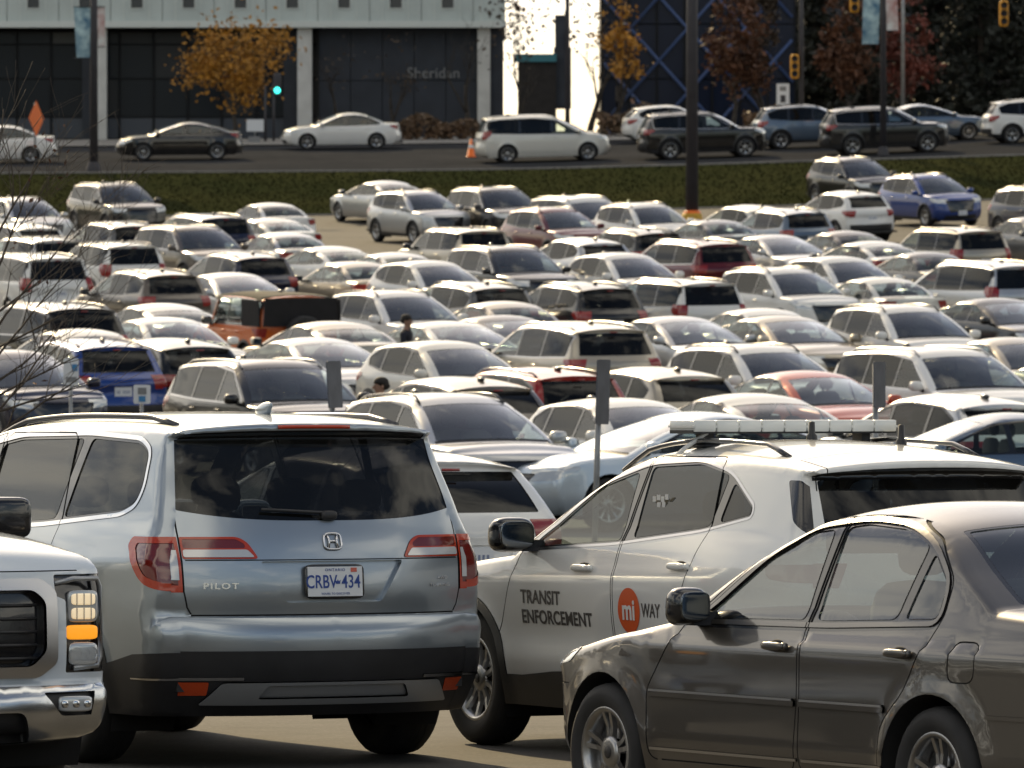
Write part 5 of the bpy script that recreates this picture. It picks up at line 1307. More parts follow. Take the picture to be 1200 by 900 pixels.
    for sd in (1,-1):
        m=MB(); y=sd*.47; z0=float(s.pos(s.st(bx),y)[2]); m.box((bx,y,(z0+zr+.12)/2),(.10,.05,max(.02,zr+.12-z0)),'black_plastic'); m.rbox((bx,y,z0+.008),(.16,.14,.03),'black_plastic',3); parts.append(P_('bar_bracket',m,i))
    m=MB(); m.tube([(bx-.10,.50,zr+.12),(bx-.02,.60,zr+.03),(bx+.08,.66,zr-.06)],.012,'white_plastic',6); parts.append(P_('bar_cable',m,i))
    for (x,y,h) in ((-1.05,-.34,.10),(-.75,.02,.09)):
        z0=float(s.pos(s.st(x),y)[2]); m=MB(); m.lathe([(.030,z0-.005),(.028,z0+.02),(.018,z0+.03),(.016,z0+h),(0,z0+h+.004)],'black_plastic',12,'z',(x,y,0)); parts.append(P_('antenna',m))
    # lettering on the doors
    for sd in (1,-1):
        xt=.74 if sd>0 else -.14
        parts.append(P_('lettering',decal(s,'TRANSIT',.100,'decal_dark',xt,.815,sd,.0020,1.12)))
        parts.append(P_('lettering',decal(s,'ENFORCEMENT',.100,'decal_dark',xt,.710,sd,.0020,1.12)))
        x0=-.46; d=MB(); c=[]; N=36; rr=.118
        zc=.775; vs=[(x0,sd*(float(s.side(x0,zc))+.003),zc)]
        for rad in (.5,1.):
            for k in range(N): t=2*math.pi*k/N; x=x0+rr*rad*math.cos(t); z=zc+rr*rad*math.sin(t); vs.append((x,sd*(float(s.side(x,z))+.003),z))
        fs=[(0,1+k,1+(k+1)%N) for k in range(N)]+[(1+k,1+N+k,1+N+(k+1)%N,1+(k+1)%N) for k in range(N)]
        d.add(vs,fs,'logo_orange'); parts.append(P_('logo_disc',d))
        parts.append(P_('lettering',decal(s,'mi',.150,'decal_white',x0,.775,sd,.004,.95,'CENTER',.006)))
        parts.append(P_('lettering',decal(s,'WAY',.100,'decal_dark',x0-sd*.135,.778,sd,.0012,.86)))
    # small sticker on the rear door glass
    st_=MB(); yq=float(s.side(-.55,1.33))
    for k,(dx,dz) in enumerate(((0,0),(.045,.008),(.09,.0),(.135,.012),(.05,-.03),(.10,-.028))): st_.box((-.45-dx,yq+.000,1.35+dz),(.032,.004,.028),'white_plastic')
    parts.append(P_('window_sticker',st_))
    return parts,s
# ---- grey compact sedan
def build_civic():
    pr=[(2.06,.20,-.30,.02,.12),(2.18,.30,-.32,0,.13),(2.21,.44,-.32,0,.14),(2.19,.58,-.30,0,.13),(2.12,.69,-.24,-.01,.09),(1.98,.755,-.14,-.03,.07),(1.55,.85,-.05,-.05,.06),(1.0,.94,-.15,-.035,.05,1),
        (.60,1.17,-.17,-.02,.05),(.20,1.345,-.12,-.045,.06),(-.06,1.412,-.03,-.05,.07),(-.40,1.44,0,-.055,.08),(-.80,1.415,.04,-.05,.07),(-1.10,1.345,.10,-.04,.06),(-1.42,1.17,.13,-.02,.05),(-1.66,1.045,.12,-.03,.05,1),
        (-1.90,1.03,.05,-.035,.05),(-2.12,1.00,.12,-.02,.05,1),(-2.15,.92,.16,0,.09),(-2.15,.76,.18,0,.11),(-2.20,.64,.20,0,.12),(-2.22,.50,.21,0,.12),(-2.19,.34,.21,0,.12),(-2.10,.24,.18,0,.12)]
    def ex(x,z):   # crisp shoulder line at .84 and the rub strip below it
        q=z-(.845-.004*x); return -.006*np.tanh(q/.008)*np.exp(-(q/.10)**2)+.010*np.exp(-(np.clip(-q,0,9)/.16)**2)*(q<0)
    s=Shell(pr,1.715,.89,(1.36,-1.26),.308,sill=.20,step=.034,tumble=.40,plan=(.13,.10),bulge=.03,pw=2.4,flare=.016,extra=ex,ra=.358)
    D=[(.61,.915),(.57,.955),(.24,1.20),(-.02,1.32),(-.40,1.362),(-.72,1.345),(-.98,1.27),(-1.18,1.12),(-1.195,.955),(-.4,.925)]
    Ds=rnd(D,[.03,.05,.1,.1,.1,.1,.12,.08,.05,.1])
    s.S_('trim',offset(Ds,.030),'gloss_black',.001,name='window_trim'); s.S_('trim2',offset(Ds,.016),None,-.006,name='door_frame'); s.S_('pillar',offset(Ds,-.004),'gloss_black',.003)
    for i,(a,b) in enumerate((((1.1,1.1),(-.22,-.19)),((-.28,-.25),(-.90,-.97)),((-.93,-1.00),(-2.1,-2.1)))):
        q=clipx(D,((b[0],.95),(b[1],1.36)),((a[0],.95),(a[1],1.36))); s.S_('win%d'%i,rnd(offset(q,-.016),.035),'sedan_glass',.006,name='window')
    d1=[(.96,.30),(.98,.60),(.72,.90),(.28,1.23),(-.02,1.355),(-.24,1.38),(-.24,.60),(-.20,.30)]
    d2=[(-.24,.30),(-.26,.60),(-.26,1.38),(-.72,1.378),(-.99,1.295),(-1.205,1.13),(-1.222,.96),(-1.17,.86),(-1.05,.66),(-.88,.52),(-.86,.30)]
    for q in (d1,d2): s.sseam(densify(rnd(q,.05),.035),.007)
    s.S_('seam',offset(rnd([(-1.36,.72),(-1.36,.88),(-1.53,.88),(-1.53,.72)],.05),.006),'seam',.006); s.S_('fuel',rnd([(-1.36,.72),(-1.36,.88),(-1.53,.88),(-1.53,.72)],.05),None,.001,sides=(1,),name='fuel_door')
    # side mouldings
    for a,b in ((.95,-.23),(-.27,-.92)):
        s.S_('mould%.1f'%a,rnd([(a,.575),(a,.600),(b,.600),(b,.575)],.006),None,-.012,name='side_moulding')
        s.S_('strip%.1f'%a,[(a-.01,.597),(a-.01,.607),(b+.01,.607),(b+.01,.597)],'satin_metal',-.014,name='moulding_glint')  # bright strip paints in the light caught by the moulding's top edge
        s.S_('sill%.1f'%a,[(a,.342),(a,.354),(b,.354),(b,.342)],'satin_metal',-.006,name='sill_glint')  # painted highlight along the sill edge
    s.S_('mould_q',rnd([(-1.62,.575),(-1.62,.592),(-2.05,.592),(-2.05,.575)],.006),None,-.010,name='side_moulding')
    s.S_('tail_wrap',rnd([(-1.92,.96),(-1.98,.86),(-2.4,.76),(-2.4,.96)],.03),'red_lens',-.004,name='tail_light')
    s.S_('head_wrap',rnd([(1.62,.765),(1.70,.70),(2.4,.60),(2.4,.76)],.03),'clear_lens',-.003,name='headlight')
    s.S_('fseam',[(1.72,.60),(1.72,.606),(2.3,.606),(2.3,.60)],'seam',.004,name='bumper_seam')
    for k,g in (('l',1),('r',-1)):
        s.W_('tail_wrap'+k,[(s.sr(.96),g*.50),(s.sr(.96),g*1.1),(s.sr(.76),g*1.1),(s.sr(.76),g*.5)],'red_lens',-.004,name='tail_light')
        s.W_('head_wrap'+k,[(s.sf(.60),g*.42),(s.sf(.60),g*1.1),(s.sf(.715),g*1.1),(s.sf(.715),g*.38)],'clear_lens',-.003,name='headlight')
    s.W_('grille',rnd([(s.sf(.60),-.32),(s.sf(.60),.32),(s.sf(.70),.34),(s.sf(.70),-.34)],.02),'gloss_black',.015,name='grille')
    s.W_('intake',rnd([(s.sf(.27),-.5),(s.sf(.27),.5),(s.sf(.42),.45),(s.sf(.42),-.45)],.04),'black_plastic',.02,name='air_intake')
    w0,w1=s.st(1.0)+.03,s.st(.20)-.01
    s.W_('cowl',s.band(w0-.07,w0,.04),'black_plastic',.006,name='cowl'); s.W_('windshield',rnd(s.band(w0,w1,.055),.05),'windshield_glass',.004,name='windshield')
    q0,q1=s.st(-1.08),s.st(-1.63); s.W_('rtrim',rnd(s.band(q0-.02,q1+.01,.04,.07),.06),'gloss_black',.001,name='window_trim'); s.W_('rear_window',rnd(s.band(q0,q1,.06,.09),.06),'sedan_glass',.004,name='rear_window')
    
    parts=s.build(); parts.append(s.underside())
    for x in s.wheels:
        for sd in (1,-1): wheel_parts(parts,x,sd*.755,sd,.308,.195,.205,'split','alloy')
    parts.append(interior(.76,-.16,.26,1.42,.68,rows=2,wheel_y=.34))
    mirror_part(s,parts,.54,.925,'gloss_black',size=(.15,.185,.16),zoff=.055)
    for x in (-.08,-1.02):
        handle_part(s,parts,x,.825,L=.17)
    return parts,s
# ---- white pickup, nose towards us
def build_truck():
    pr=[(2.70,.30,-.16,.02,.10),(2.93,.36,-.17,0,.10),(2.965,.50,-.16,0,.09),(2.93,.575,-.15,0,.08,1),(2.86,.585,-.12,0,.07,1),(2.885,.70,-.13,0,.07),(2.875,.95,-.13,0,.07),(2.85,1.085,-.14,0,.07,1),(2.82,1.105,-.13,0,.06),(2.74,1.165,-.12,-.02,.06),(2.45,1.235,-.07,-.05,.07),(2.0,1.28,-.04,-.055,.07),(1.45,1.31,-.12,-.05,.05,1),
        (1.10,1.56,-.13,-.02,.05),(.70,1.82,-.10,-.045,.06),(.40,1.90,-.02,-.05,.07),(-.3,1.94,0,-.05,.07),(-.95,1.92,.03,-.05,.06),(-1.12,1.86,.06,-.02,.05,1),(-1.20,1.45,.03,0,.04,1),(-1.24,1.40,.0,-.02,.03),(-2.0,1.41,0,-.02,.03),(-2.88,1.42,.0,-.02,.03,1),(-2.92,1.30,.03,0,.03),(-2.92,.75,.03,0,.04,1),(-2.96,.70,.06,0,.06),(-2.98,.55,.08,0,.06),(-2.90,.42,.08,0,.06)]
    s=Shell(pr,2.03,1.24,(1.95,-1.72),.41,sill=.36,step=.05,tumble=.24,plan=(.035,.02),bulge=.02,pw=3.2,flare=.035,ra=.47,tuck=.02)
    D=[(1.10,1.275),(1.02,1.36),(.60,1.74),(.25,1.82),(-.9,1.82),(-1.03,1.76),(-1.05,1.275)]
    Ds=rnd(D,.05); s.S_('trim',offset(Ds,.016),'gloss_black',.001,name='window_trim'); s.S_('pillar',Ds,'gloss_black',.002)
    for i,(a,b) in enumerate((((1.3,1.3),(.10,.12)),((.02,.04),(-2,-2)))):
        q=clipx(D,((b[0],1.3),(b[1],1.8)),((a[0],1.3),(a[1],1.8))); s.S_('win%d'%i,rnd(offset(q,-.012),.04),'glass' if i==0 else 'privacy_glass',.006,name='window')
    for q in ([(1.22,.45),(1.24,1.2),(.60,1.83),(.06,1.86),(.06,.45)],[(.04,.45),(.04,1.86),(-1.08,1.86),(-1.10,.9),(-1.02,.45)]): s.sseam(densify(rnd(q,.05),.05),.007)
    s.sseam(densify([(-1.20,.45),(-1.20,1.38)],.05,False),.02)
    sf=s.sf; W=s.wi
    # grille: bright frame, black net; C-shaped lamps outside it
    s.W_('grille_frame',rnd([(sf(.615),-.60),(sf(.615),.60),(sf(.68),.695),(sf(1.0),.695),(sf(1.055),.62),(sf(1.055),-.62),(sf(1.0),-.695),(sf(.68),-.695)],.03),'satin_metal',-.02,name='grille_frame')
    s.W_('grille',rnd([(sf(.665),-.56),(sf(.665),.56),(sf(.73),.635),(sf(.955),.635),(sf(1.005),.575),(sf(1.005),-.575),(sf(.955),-.635),(sf(.73),-.635)],.03),'gloss_black',.03,name='grille')
    for k,g in (('l',1),('r',-1)):
        e=1.2
        s.W_('lamp%s'%k,rnd([(sf(.63),g*.755),(sf(.63),g*e),(sf(1.075),g*e),(sf(1.075),g*.70),(sf(.98),g*.70),(sf(.96),g*.755)],.012),'gloss_black',.012,name='headlight_housing')
        s.W_('fogpocket%s'%k,rnd([(sf(.44),g*.70),(sf(.44),g*.92),(sf(.545),g*.94),(sf(.545),g*.60)],.02),'black_plastic',.02,name='fog_pocket')
    s.S_('lampside',[(2.66,.63),(2.62,1.075),(3.1,1.075),(3.1,.63)],'gloss_black',.004,name='headlight_housing')
    s.W_('bumper',np.array([(s.S[0]-.01,y) for y in np.linspace(-1.2,1.2,12)]+[(sf(.572),y) for y in np.linspace(1.2,-1.2,12)]),'chrome',-.004,name='bumper') if False else None
    s.wreg.insert(0,('bumper',np.array([(s.S[0]-.01,y) for y in np.linspace(-1.2,1.2,12)]+[(sf(.574),y) for y in np.linspace(1.2,-1.2,12)]),'bumper_metal',-.004,'bumper'))
    s.sreg.insert(0,('bumper_s',np.array([(2.5,.2),(3.2,.2),(3.2,.577),(2.5,.577)]),'bumper_metal',-.004,(1,-1),'bumper'))
    s.W_('intake',rnd([(sf(.31),-.60),(sf(.31),.60),(sf(.46),.50),(sf(.46),-.50)],.04),'black_plastic',.04,name='air_intake')
    s.wseam([(sf(1.092),y) for y in np.linspace(-.84,.84,14)],.010)
    w0,w1=s.st(1.45)+.03,s.st(.70)-.01
    s.W_('cowl',s.band(w0-.07,w0,.04),'black_plastic',.006,name='cowl'); s.W_('windshield',rnd(s.band(w0,w1,.05),.05),'windshield_glass',.004,name='windshield')
    s.W_('rear_window',rnd(s.band(s.sr(1.80),s.sr(1.47),.12),.05),'privacy_glass',.005,name='rear_window')
    s.W_('bed',s.band(s.st(-1.32),s.st(-2.82),.07),'black_plastic',.02,name='bed_cover')
    parts=s.build(); parts.append(s.underside())
    for x in s.wheels:
        for sd in (1,-1): wheel_parts(parts,x,sd*.86,sd,.41,.27,.24,'six','alloy',detail=1)
    parts.append(interior(1.15,.15,.62,1.92,.84,rows=2))
    for g in (1,-1):
        m=MB(); y=float(s.side(1.02,1.24)); m.rbox((1.02,g*(y+.20),1.30),(.17,.27,.20),'gloss_black',5); m.tube([(1.06,g*(y-.02),1.25),(1.06,g*(y+.10),1.27)],.04,'black_plastic',8)
        q=MB(); q.rbox((.93,g*(y+.20),1.30),(.012,.22,.16),'mirror_glass',4); i=len(parts); parts.append(P_('mirror',m)); parts.append(P_('mirror_glass',q,i))
        # lamp modules
        def at(z,y): p=s.pos(sf(z),y); return float(p[0]),float(p[1]),float(p[2])
        yo=g*.845
        x,_,_=at(.85,.845); i=len(parts)
        b=MB(); 
        b.rbox((x+.000,yo,.93),(.03,.150,.145),'clear_lens',6); i=len(parts); parts.append(P_('headlight',b))
        for zz,hh,ww in ((.962,.052,.118),(.897,.052,.118)):
            b=MB(); b.rbox((x+.012,yo,zz),(.022,ww,hh),'lamp_lit',5); b.box((x+.024,yo,zz),(.004,.004,hh),'silver_plastic'); b.box((x+.024,yo+g*.035,zz),(.004,.004,hh),'silver_plastic'); b.box((x+.024,yo-g*.035,zz),(.004,.004,hh),'silver_plastic'); parts.append(P_('lamp_cell',b,i))
        b=MB(); b.rbox((x+.006,yo+g*-.01,.812),(.03,.165,.066),'signal_lit',5); parts.append(P_('turn_signal',b))
        b=MB(); b.rbox((x+.004,yo,.715),(.03,.150,.105),'clear_lens',4)
        for k in range(3): b.lathe([(.030,.0),(.022,-.02),(0,-.025)],'chrome',14,'x',(x+.02,yo+g*(-.04+.04*k),.715))
        parts.append(P_('low_lamp',b))
        # bright C-shaped frame of the lamp
        b=MB(); xo=x+.010
        b.tube([(xo,g*.705,1.035),(xo-.005,g*.80,1.055),(xo-.03,g*.925,1.055),(xo-.045,g*.945,1.02),(xo-.035,g*.945,.70),(xo-.03,g*.93,.66),(xo,g*.80,.650)],.013,'silver_plastic',6); parts.append(P_('lamp_frame',b))
        b=MB(); xq,_,_=at(.49,.78); b.rbox((xq-.005,g*.775,.492),(.05,.17,.072),'clear_lens',5)
        for k in range(3): b.rbox((xq+.02,g*(.72+.055*k),.492),(.012,.035,.034),'chrome',3,nu=10,nv=6)
        parts.append(P_('fog_light',b))
    # grille bars
    for z in (.70,.76,.82,.88,.94):
        m=MB(); m.tube([(float(s.pos(sf(z),y)[0])-.012,y,z) for y in np.linspace(-.60,.60,9)],.008,'black_plastic',6); parts.append(P_('grille_bar',m))
    m=MB(); m.rbox((2.905,0,.83),(.03,.26,.10),'plate_blue',2.2); parts.append(P_('emblem',m))
    return parts,s
mat('rail_dark',(.09,.09,.095),.3,.6)
mat('bumper_metal',(.62,.64,.66),.22,1.0,noise=(3,.2))
TH=R(27)
def hero(fn,name,x,d,ang,pm,label,cat):
    p,s=fn(); return instantiate(p,name,on_ground(x,d,ang),pm,label,cat)
pilot=hero(build_pilot,'parked_car',-2.02,36.73,R(90)+R(27),'pilot_silver','large silver SUV with a CRBV 434 plate and red wraparound tail lamps','car')
escape=hero(build_escape,'enforcement_car',1.225,36.05,R(90)+R(27.5),'fleet_white','white transit enforcement SUV with lettered doors and a light bar on its roof','car')
civic=hero(build_civic,'parked_car',1.82,29.45,R(90)+R(30.2),'civic_grey','dark grey four-door sedan with black mirrors beside the transit enforcement SUV','car')
truck=hero(build_truck,'pickup_truck',-3.97,33.1,R(-90)+R(27),'truck_white','white pickup truck with lit headlight and amber signal beside the large silver SUV','truck')
# ---------------------------------------------------------------- soft-top off-roader
mat('soft_top',(.012,.012,.014),.9,noise=(4,.3))
def build_jeep():
    d=dict(kind='suv',F=2.10,R=-2.05,W=1.78,H=1.84,hl=1.04,hc=1.17,cx=.98,wx=.72,wz=1.74,px=.0,rx=-1.96,rz=1.79,gx=-2.00,gz=1.20,belt=1.16,wb=(1.30,-1.18),rt=.41,sill=.42,tum=.10,plan=(.05,.02),clad=1,bm=1,
      dlo=[(.72,1.20),(.66,1.24),(.52,1.70),(-.5,1.73),(-1.80,1.70),(-1.80,1.22)],bp=[(1.2,1.2),(-.18,-.16),(-.95,-.95),(-2.4,-2.4)],hx=(.0,-.78),tz=(.98,1.16),tw=.10,rim='five',rmat='dark_alloy',clear=1)
    parts,s=std_car(d)
    # fabric roof over the frame
    b=MB()
    X=np.linspace(.66,-1.93,14)
    for x0,x1 in zip(X[:-1],X[1:]):
        v=[]
        for x in (x0,x1):
            y,z=s.edge_at(x); y+=s.T[0,4]*.0
            v.append([(x,-y-.085,z-.07),(x,-y-.04,z+.02),(x,-y*.5,z+.055),(x,0,z+.065),(x,y*.5,z+.055),(x,y+.04,z+.02),(x,y+.085,z-.07)])
        o=[p for q in v for p in q]; b.add(o,[(k,k+1,k+8,k+7) for k in range(6)],'soft_top')
    for sd in (1,-1):
        q=[(-1.02,1.20),(-1.0,1.72),(-1.93,1.72),(-1.97,1.20)]
        b.prism(q,sd*.845,sd*.875,'soft_top','xz')
    b.prism([(-.80,1.20),(.80,1.20),(.76,1.76),(-.76,1.76)],-2.03,-2.00,'soft_top','yz')
    parts.append(P_('soft_top',b))
    i=wheel_parts(parts,0,0,1,.40,.24,.22,'five','dark_alloy',detail=1); parts[i]['M']=Matrix.Translation((-2.20,0,1.02))@Matrix.Rotation(R(90),4,'Z'); parts[i]['name']='spare_wheel'
    return parts
PROTO['jeep']=build_jeep(); T['jeep']=dict(H=1.88,kind='suv')
# ---------------------------------------------------------------- the car park, placed by the pixel column and row of each roof
ROOF={'sedan':.45,'suv':.70}
TYPE_WORD={'suv_a':'car','suv_b':'car','suv_c':'car','suv_d':'car','sedan_a':'car','sedan_b':'car','hatch':'car','minivan':'car','jeep':'car'}
LOT=[
# cx, y, type, facing (F nose downhill / R tail downhill), paint, label
(128,214,'suv_b','F','charcoal','charcoal SUV with big dark grille beside the grass bank, sapling twigs before it'),
(18,231,'suv_a','F','silver','silver SUV nose downhill next to the charcoal SUV with the big grille'),
(32,262,'suv_c','R','pearl','pearl crossover tail downhill just below the silver SUV behind the sapling twigs'),
(48,278,'suv_d','R','silver','boxy silver SUV with wide dark rear glass above the white vans'),
(140,260,'suv_a','R','grey','grey SUV tail downhill directly uphill of the white boxy van'),
(142,281,'suv_d','R','white','white boxy van-like SUV with square rear window next to the grey SUV'),
(42,297,'minivan','R','white','white minivan with pale blue shaded tail behind the sapling twigs'),
(215,264,'suv_b','F','taupe','taupe SUV nose downhill with bright windshield beside the white boxy SUV'),
(243,251,'suv_b','R','navy','navy SUV tail downhill behind the taupe SUV with bright windshield'),
(318,238,'sedan_a','R','white','white sedan tail downhill with red lamp by the open aisle below the bank'),
(318,256,'sedan_b','R','pearl','pearl sedan directly downhill of the white sedan by the open aisle'),
(335,273,'sedan_a','R','silver','silver sedan parked below the pearl sedan by the open aisle'),
(388,289,'sedan_b','R','white','white sedan with thin dark rear glass beside the navy SUV with two-tone lamps'),
(287,296,'suv_a','R','navy','dark navy SUV tail downhill beside the champagne sedan'),
(418,307,'sedan_a','R','champagne','champagne sedan tail downhill next to the dark navy SUV'),
(268,320,'sedan_b','F','silver','silver sedan nose downhill between the dark navy SUV and the orange off-roader'),
(180,316,'suv_a','R','taupe','dark taupe SUV with red lamps below the white boxy SUV'),
(190,356,'sedan_b','R','silver','silver sedan half hidden behind the white sedan left of the orange off-roader'),
(188,372,'sedan_a','F','white','white sedan nose downhill with bright bonnet beside the orange off-roader'),
(66,354,'suv_b','R','black','black SUV tail downhill uphill of the bright blue SUV'),
(96,386,'sedan_a','R','pearl','pearl sedan roof between the black SUV and the bright blue SUV'),
(108,398,'suv_a','R','blue','bright blue SUV tail downhill behind the small white sign'),
(0,410,'suv_c','F','navy','dark blue crossover nose downhill next to the bright blue SUV'),
(200,402,'suv_c','R','black','black crossover tail downhill with orange lamp beside the bright blue SUV'),
(300,421,'suv_b','F','black','black SUV with chrome trim and bright windshield next to the leaning sign'),
(325,340,'jeep','R','orange','orange off-roader with a black soft top and spare wheel'),
(450,340,'suv_a','F','white','white SUV nose downhill beside the orange off-roader'),
(388,379,'sedan_b','R','champagne','champagne sedan tail downhill below the orange off-roader'),
(365,396,'sedan_b','F','silver','silver sedan nose downhill directly uphill of the leaning sign'),
(505,399,'suv_c','F','pearl','pearl crossover nose downhill beside the dark clothed person'),
(522,378,'sedan_b','F','white','white sedan roof just behind the person and the pearl crossover'),
(545,442,'suv_c','R','taupe','taupe crossover with a wide black rear window uphill of the grey-silver SUV'),
(505,461,'suv_a','F','silver','large grey-silver SUV nose downhill between the big silver SUV and the tall edge-on sign'),
(493,303,'suv_c','F','white','white crossover nose downhill beside the champagne sedan and charcoal SUV'),
(465,293,'sedan_a','R','white','white sedan roof between the open aisle SUV and the white crossover'),
(480,223,'suv_a','F','silver','silver SUV parked at the open aisle with its wheels in view'),
(452,212,'sedan_b','R','silver','silver sedan behind the silver SUV at the open aisle'),
(557,221,'suv_b','F','charcoal','charcoal SUV nose downhill at the top row next to the red SUV'),
(545,267,'suv_d','R','champagne','champagne SUV tail downhill in front of the top row charcoal SUV'),
(585,288,'suv_b','F','charcoal','charcoal SUV nose downhill with glaring bonnet below the red SUV'),
(558,331,'suv_a','R','grey','grey SUV tail downhill below the white crossover'),
(565,354,'sedan_a','R','champagne','champagne sedan tail downhill directly below the grey SUV'),
(585,370,'sedan_b','F','charcoal','charcoal sedan nose downhill half hidden beside the champagne SUV with long rear glass'),
(678,378,'suv_b','R','champagne','champagne SUV with red lamps and long dark rear glass behind the tall edge-on sign'),
(640,243,'suv_a','F','maroon','red SUV nose downhill in the top rows'),
(672,230,'minivan','F','white','white minivan roof directly behind the red SUV'),
(745,235,'suv_a','F','white','white SUV nose downhill beside the lot lamp post'),
(688,279,'suv_c','R','silver','silver crossover tail downhill below the red SUV'),
(700,298,'suv_c','F','white','white crossover nose downhill below the silver crossover and the red SUV'),
(750,268,'suv_a','R','black','black SUV tail mostly hidden below the white SUV by the lamp post'),
(685,332,'suv_a','R','charcoal','dark grey SUV tail downhill with a pale plate beside the white SUV with red lamps'),
(800,327,'suv_d','R','white','white SUV tail downhill with upright red lamps and a big dark rear window'),
(818,281,'suv_b','R','maroon','dark red SUV tail downhill with wide dark glass below the lamp post'),
(788,371,'sedan_b','F','silver','silver sedan nose downhill below the white SUV with upright red lamps'),
(915,374,'sedan_b','F','champagne','champagne sedan nose downhill uphill of the white SUV beside the coral sedan'),
(893,363,'sedan_a','R','white','white sedan roof just behind the champagne sedan facing downhill'),
(868,403,'suv_a','F','white','white SUV nose downhill directly behind the coral sedan'),
(775,431,'suv_c','R','champagne','champagne crossover with a large black rear window uphill of the roof light bar'),
(635,432,'suv_a','R','red','dark red SUV tail downhill between the taupe crossover and the tall edge-on sign'),
(712,467,'hatch','F','white','white hatchback nose downhill behind the pale blue sedan'),
(938,435,'sedan_a','F','coral','coral red sedan nose downhill'),
(878,462,'sedan_b','R','pearl','pearl sedan roof right behind the light bar below the coral sedan'),
(905,313,'suv_a','F','white','white SUV nose downhill next to the white SUV with upright red lamps'),
(972,300,'suv_c','F','white','white crossover nose downhill beside the two white sedans of the middle rows'),
(1028,326,'sedan_a','R','pearl','pearl sedan tail downhill beside the silver minivan'),
(1043,357,'suv_a','F','white','white SUV nose downhill below the pearl sedan and the silver minivan'),
(1080,407,'suv_b','F','white','large white SUV nose downhill behind the edge-on sign by the roof light bar'),
(880,241,'suv_c','R','pearl','pearl crossover tail downhill just beyond the lot lamp post'),
(925,244,'suv_a','R','steel','steel blue SUV tail downhill next to the white SUV on the top right rows'),
(838,258,'sedan_a','R','grey','grey sedan tail at the foot of the lot lamp post'),
(998,224,'suv_c','R','white','white crossover tail downhill next to the blue SUV below the bank'),
(992,184,'suv_a','F','black','black SUV with cream glare on its roof highest up beside the bank'),
(1078,204,'suv_a','F','blue','blue SUV nose downhill with white headlamps below the grass bank'),
(1212,218,'suv_a','F','navy','navy SUV cut by the frame edge next to the blue SUV'),
(1122,267,'suv_d','R','champagne','cream boxy SUV tail downhill with dark rear glass below the blue SUV'),
(1212,254,'sedan_a','F','grey','grey sedan nose downhill at the frame edge beside the cream boxy SUV'),
(1158,306,'minivan','R','silver','silver minivan tail downhill with long dark side windows'),
(1086,296,'sedan_a','R','charcoal','charcoal sedan tail downhill tucked beside the silver minivan'),
(1022,283,'sedan_b','R','white','white sedan tail downhill with a small red lamp below the cream boxy SUV'),
(992,271,'sedan_a','R','taupe','taupe sedan between the steel blue SUV and the white sedans'),
(905,276,'sedan_b','F','silver','silver sedan nose downhill below the steel blue SUV'),
(1165,350,'sedan_b','F','charcoal','charcoal sedan nose downhill below the silver minivan'),
(1180,396,'sedan_a','F','champagne','champagne sedan at the frame edge behind the large white SUV'),
(1130,463,'suv_c','R','silver','silver crossover with black rear glass uphill of the blue sedan with red antenna ball'),
(1245,426,'sedan_a','F','taupe','taupe sedan at the frame edge beside the silver crossover'),
]
def lot_cars():
    g=random.Random(3); foot=[]; out=[]
    for (cx,y,ty,fc,pm,lab) in LOT:
        H=T[ty]['H']; h=H-.02; X,d=solve(cx,y,h)
        th=R(25.5+g.uniform(-2.2,2.2)); a=(R(-90)+th) if fc=='F' else (R(90)+th)
        k=ROOF[T[ty]['kind'] if ty!='hatch' else 'suv']; X+=k*math.cos(a); d+=k*math.sin(a)
        # rows are spaced: push overlapping cars apart along the view
        def hit(X,d):
            for (x2,d2,a2,L2) in foot:
                # oriented boxes: test corners of a narrow sample set
                for t in (-2.2,-1.1,0,1.1,2.2):
                    for w in (-.9,.9):
                        px,py=X+t*math.cos(a)-w*math.sin(a),d+t*math.sin(a)+w*math.cos(a)
                        u=(px-x2)*math.cos(a2)+(py-d2)*math.sin(a2); v=-(px-x2)*math.sin(a2)+(py-d2)*math.cos(a2)
                        if abs(u)<L2+.15 and abs(v)<1.05: return True
            return False
        if hit(X,d):
            best=None
            for r in np.arange(.25,5,.25):
                for sx,sd in ((0,1),(0,-1),(1,0),(-1,0),(.7,.7),(-.7,.7),(.7,-.7),(-.7,-.7)):
                    x2,d2=X+sx*r*.6,d+sd*r*1.6
                    if d2>237 or hit(x2,d2): continue
                    best=(x2,d2); break
                if best: break
            if best: print('MOVED %s by %.2f %.2f'%(lab[:40],best[0]-X,best[1]-d)); X,d=best
            else: print('OVERLAP',lab)
        foot.append((X,d,a,2.35))
        instantiate(proto(ty),'parked_car',on_ground(X,d,a),'paint_'+pm,lab,'car','cars parked in the lot')
lot_cars()
# cars of the aisle in front, placed by what shows of them
def put(ty,px,d,ang,pm,lab,group=None,name='parked_car'):
    X=px2x(px,d); return instantiate(proto(ty),name,on_ground(X,d,ang),'paint_'+pm,lab,'car',group)
put('hatch',410,50.5,R(90)+R(27),'white','white hatchback tail with black rear window between the silver SUV and the enforcement SUV')
put('sedan_b',785,86.,R(180)+R(30),'ice','pale blue sedan crossing behind the enforcement SUV with glaring bonnet')
b1=put('sedan_a',1150,86.,R(180)+R(12),'steel','blue sedan with a red antenna ball behind the enforcement SUV roof')
def antenna_ball():
    m=MB(); z0=1.42; m.tube([(-.70,0,z0-.02),(-.78,0,z0+.42)],.006,'black_plastic',6); a=obj('antenna',m.mesh('antenna'),b1)
    m=MB(); m.rbox((-.76,0,z0+.20),(.07,.07,.20),'red_ball',2.6); obj('antenna_ball',m.mesh('antenna_ball'),a)
mat('red_ball',(.65,.05,.03),.5); antenna_ball()
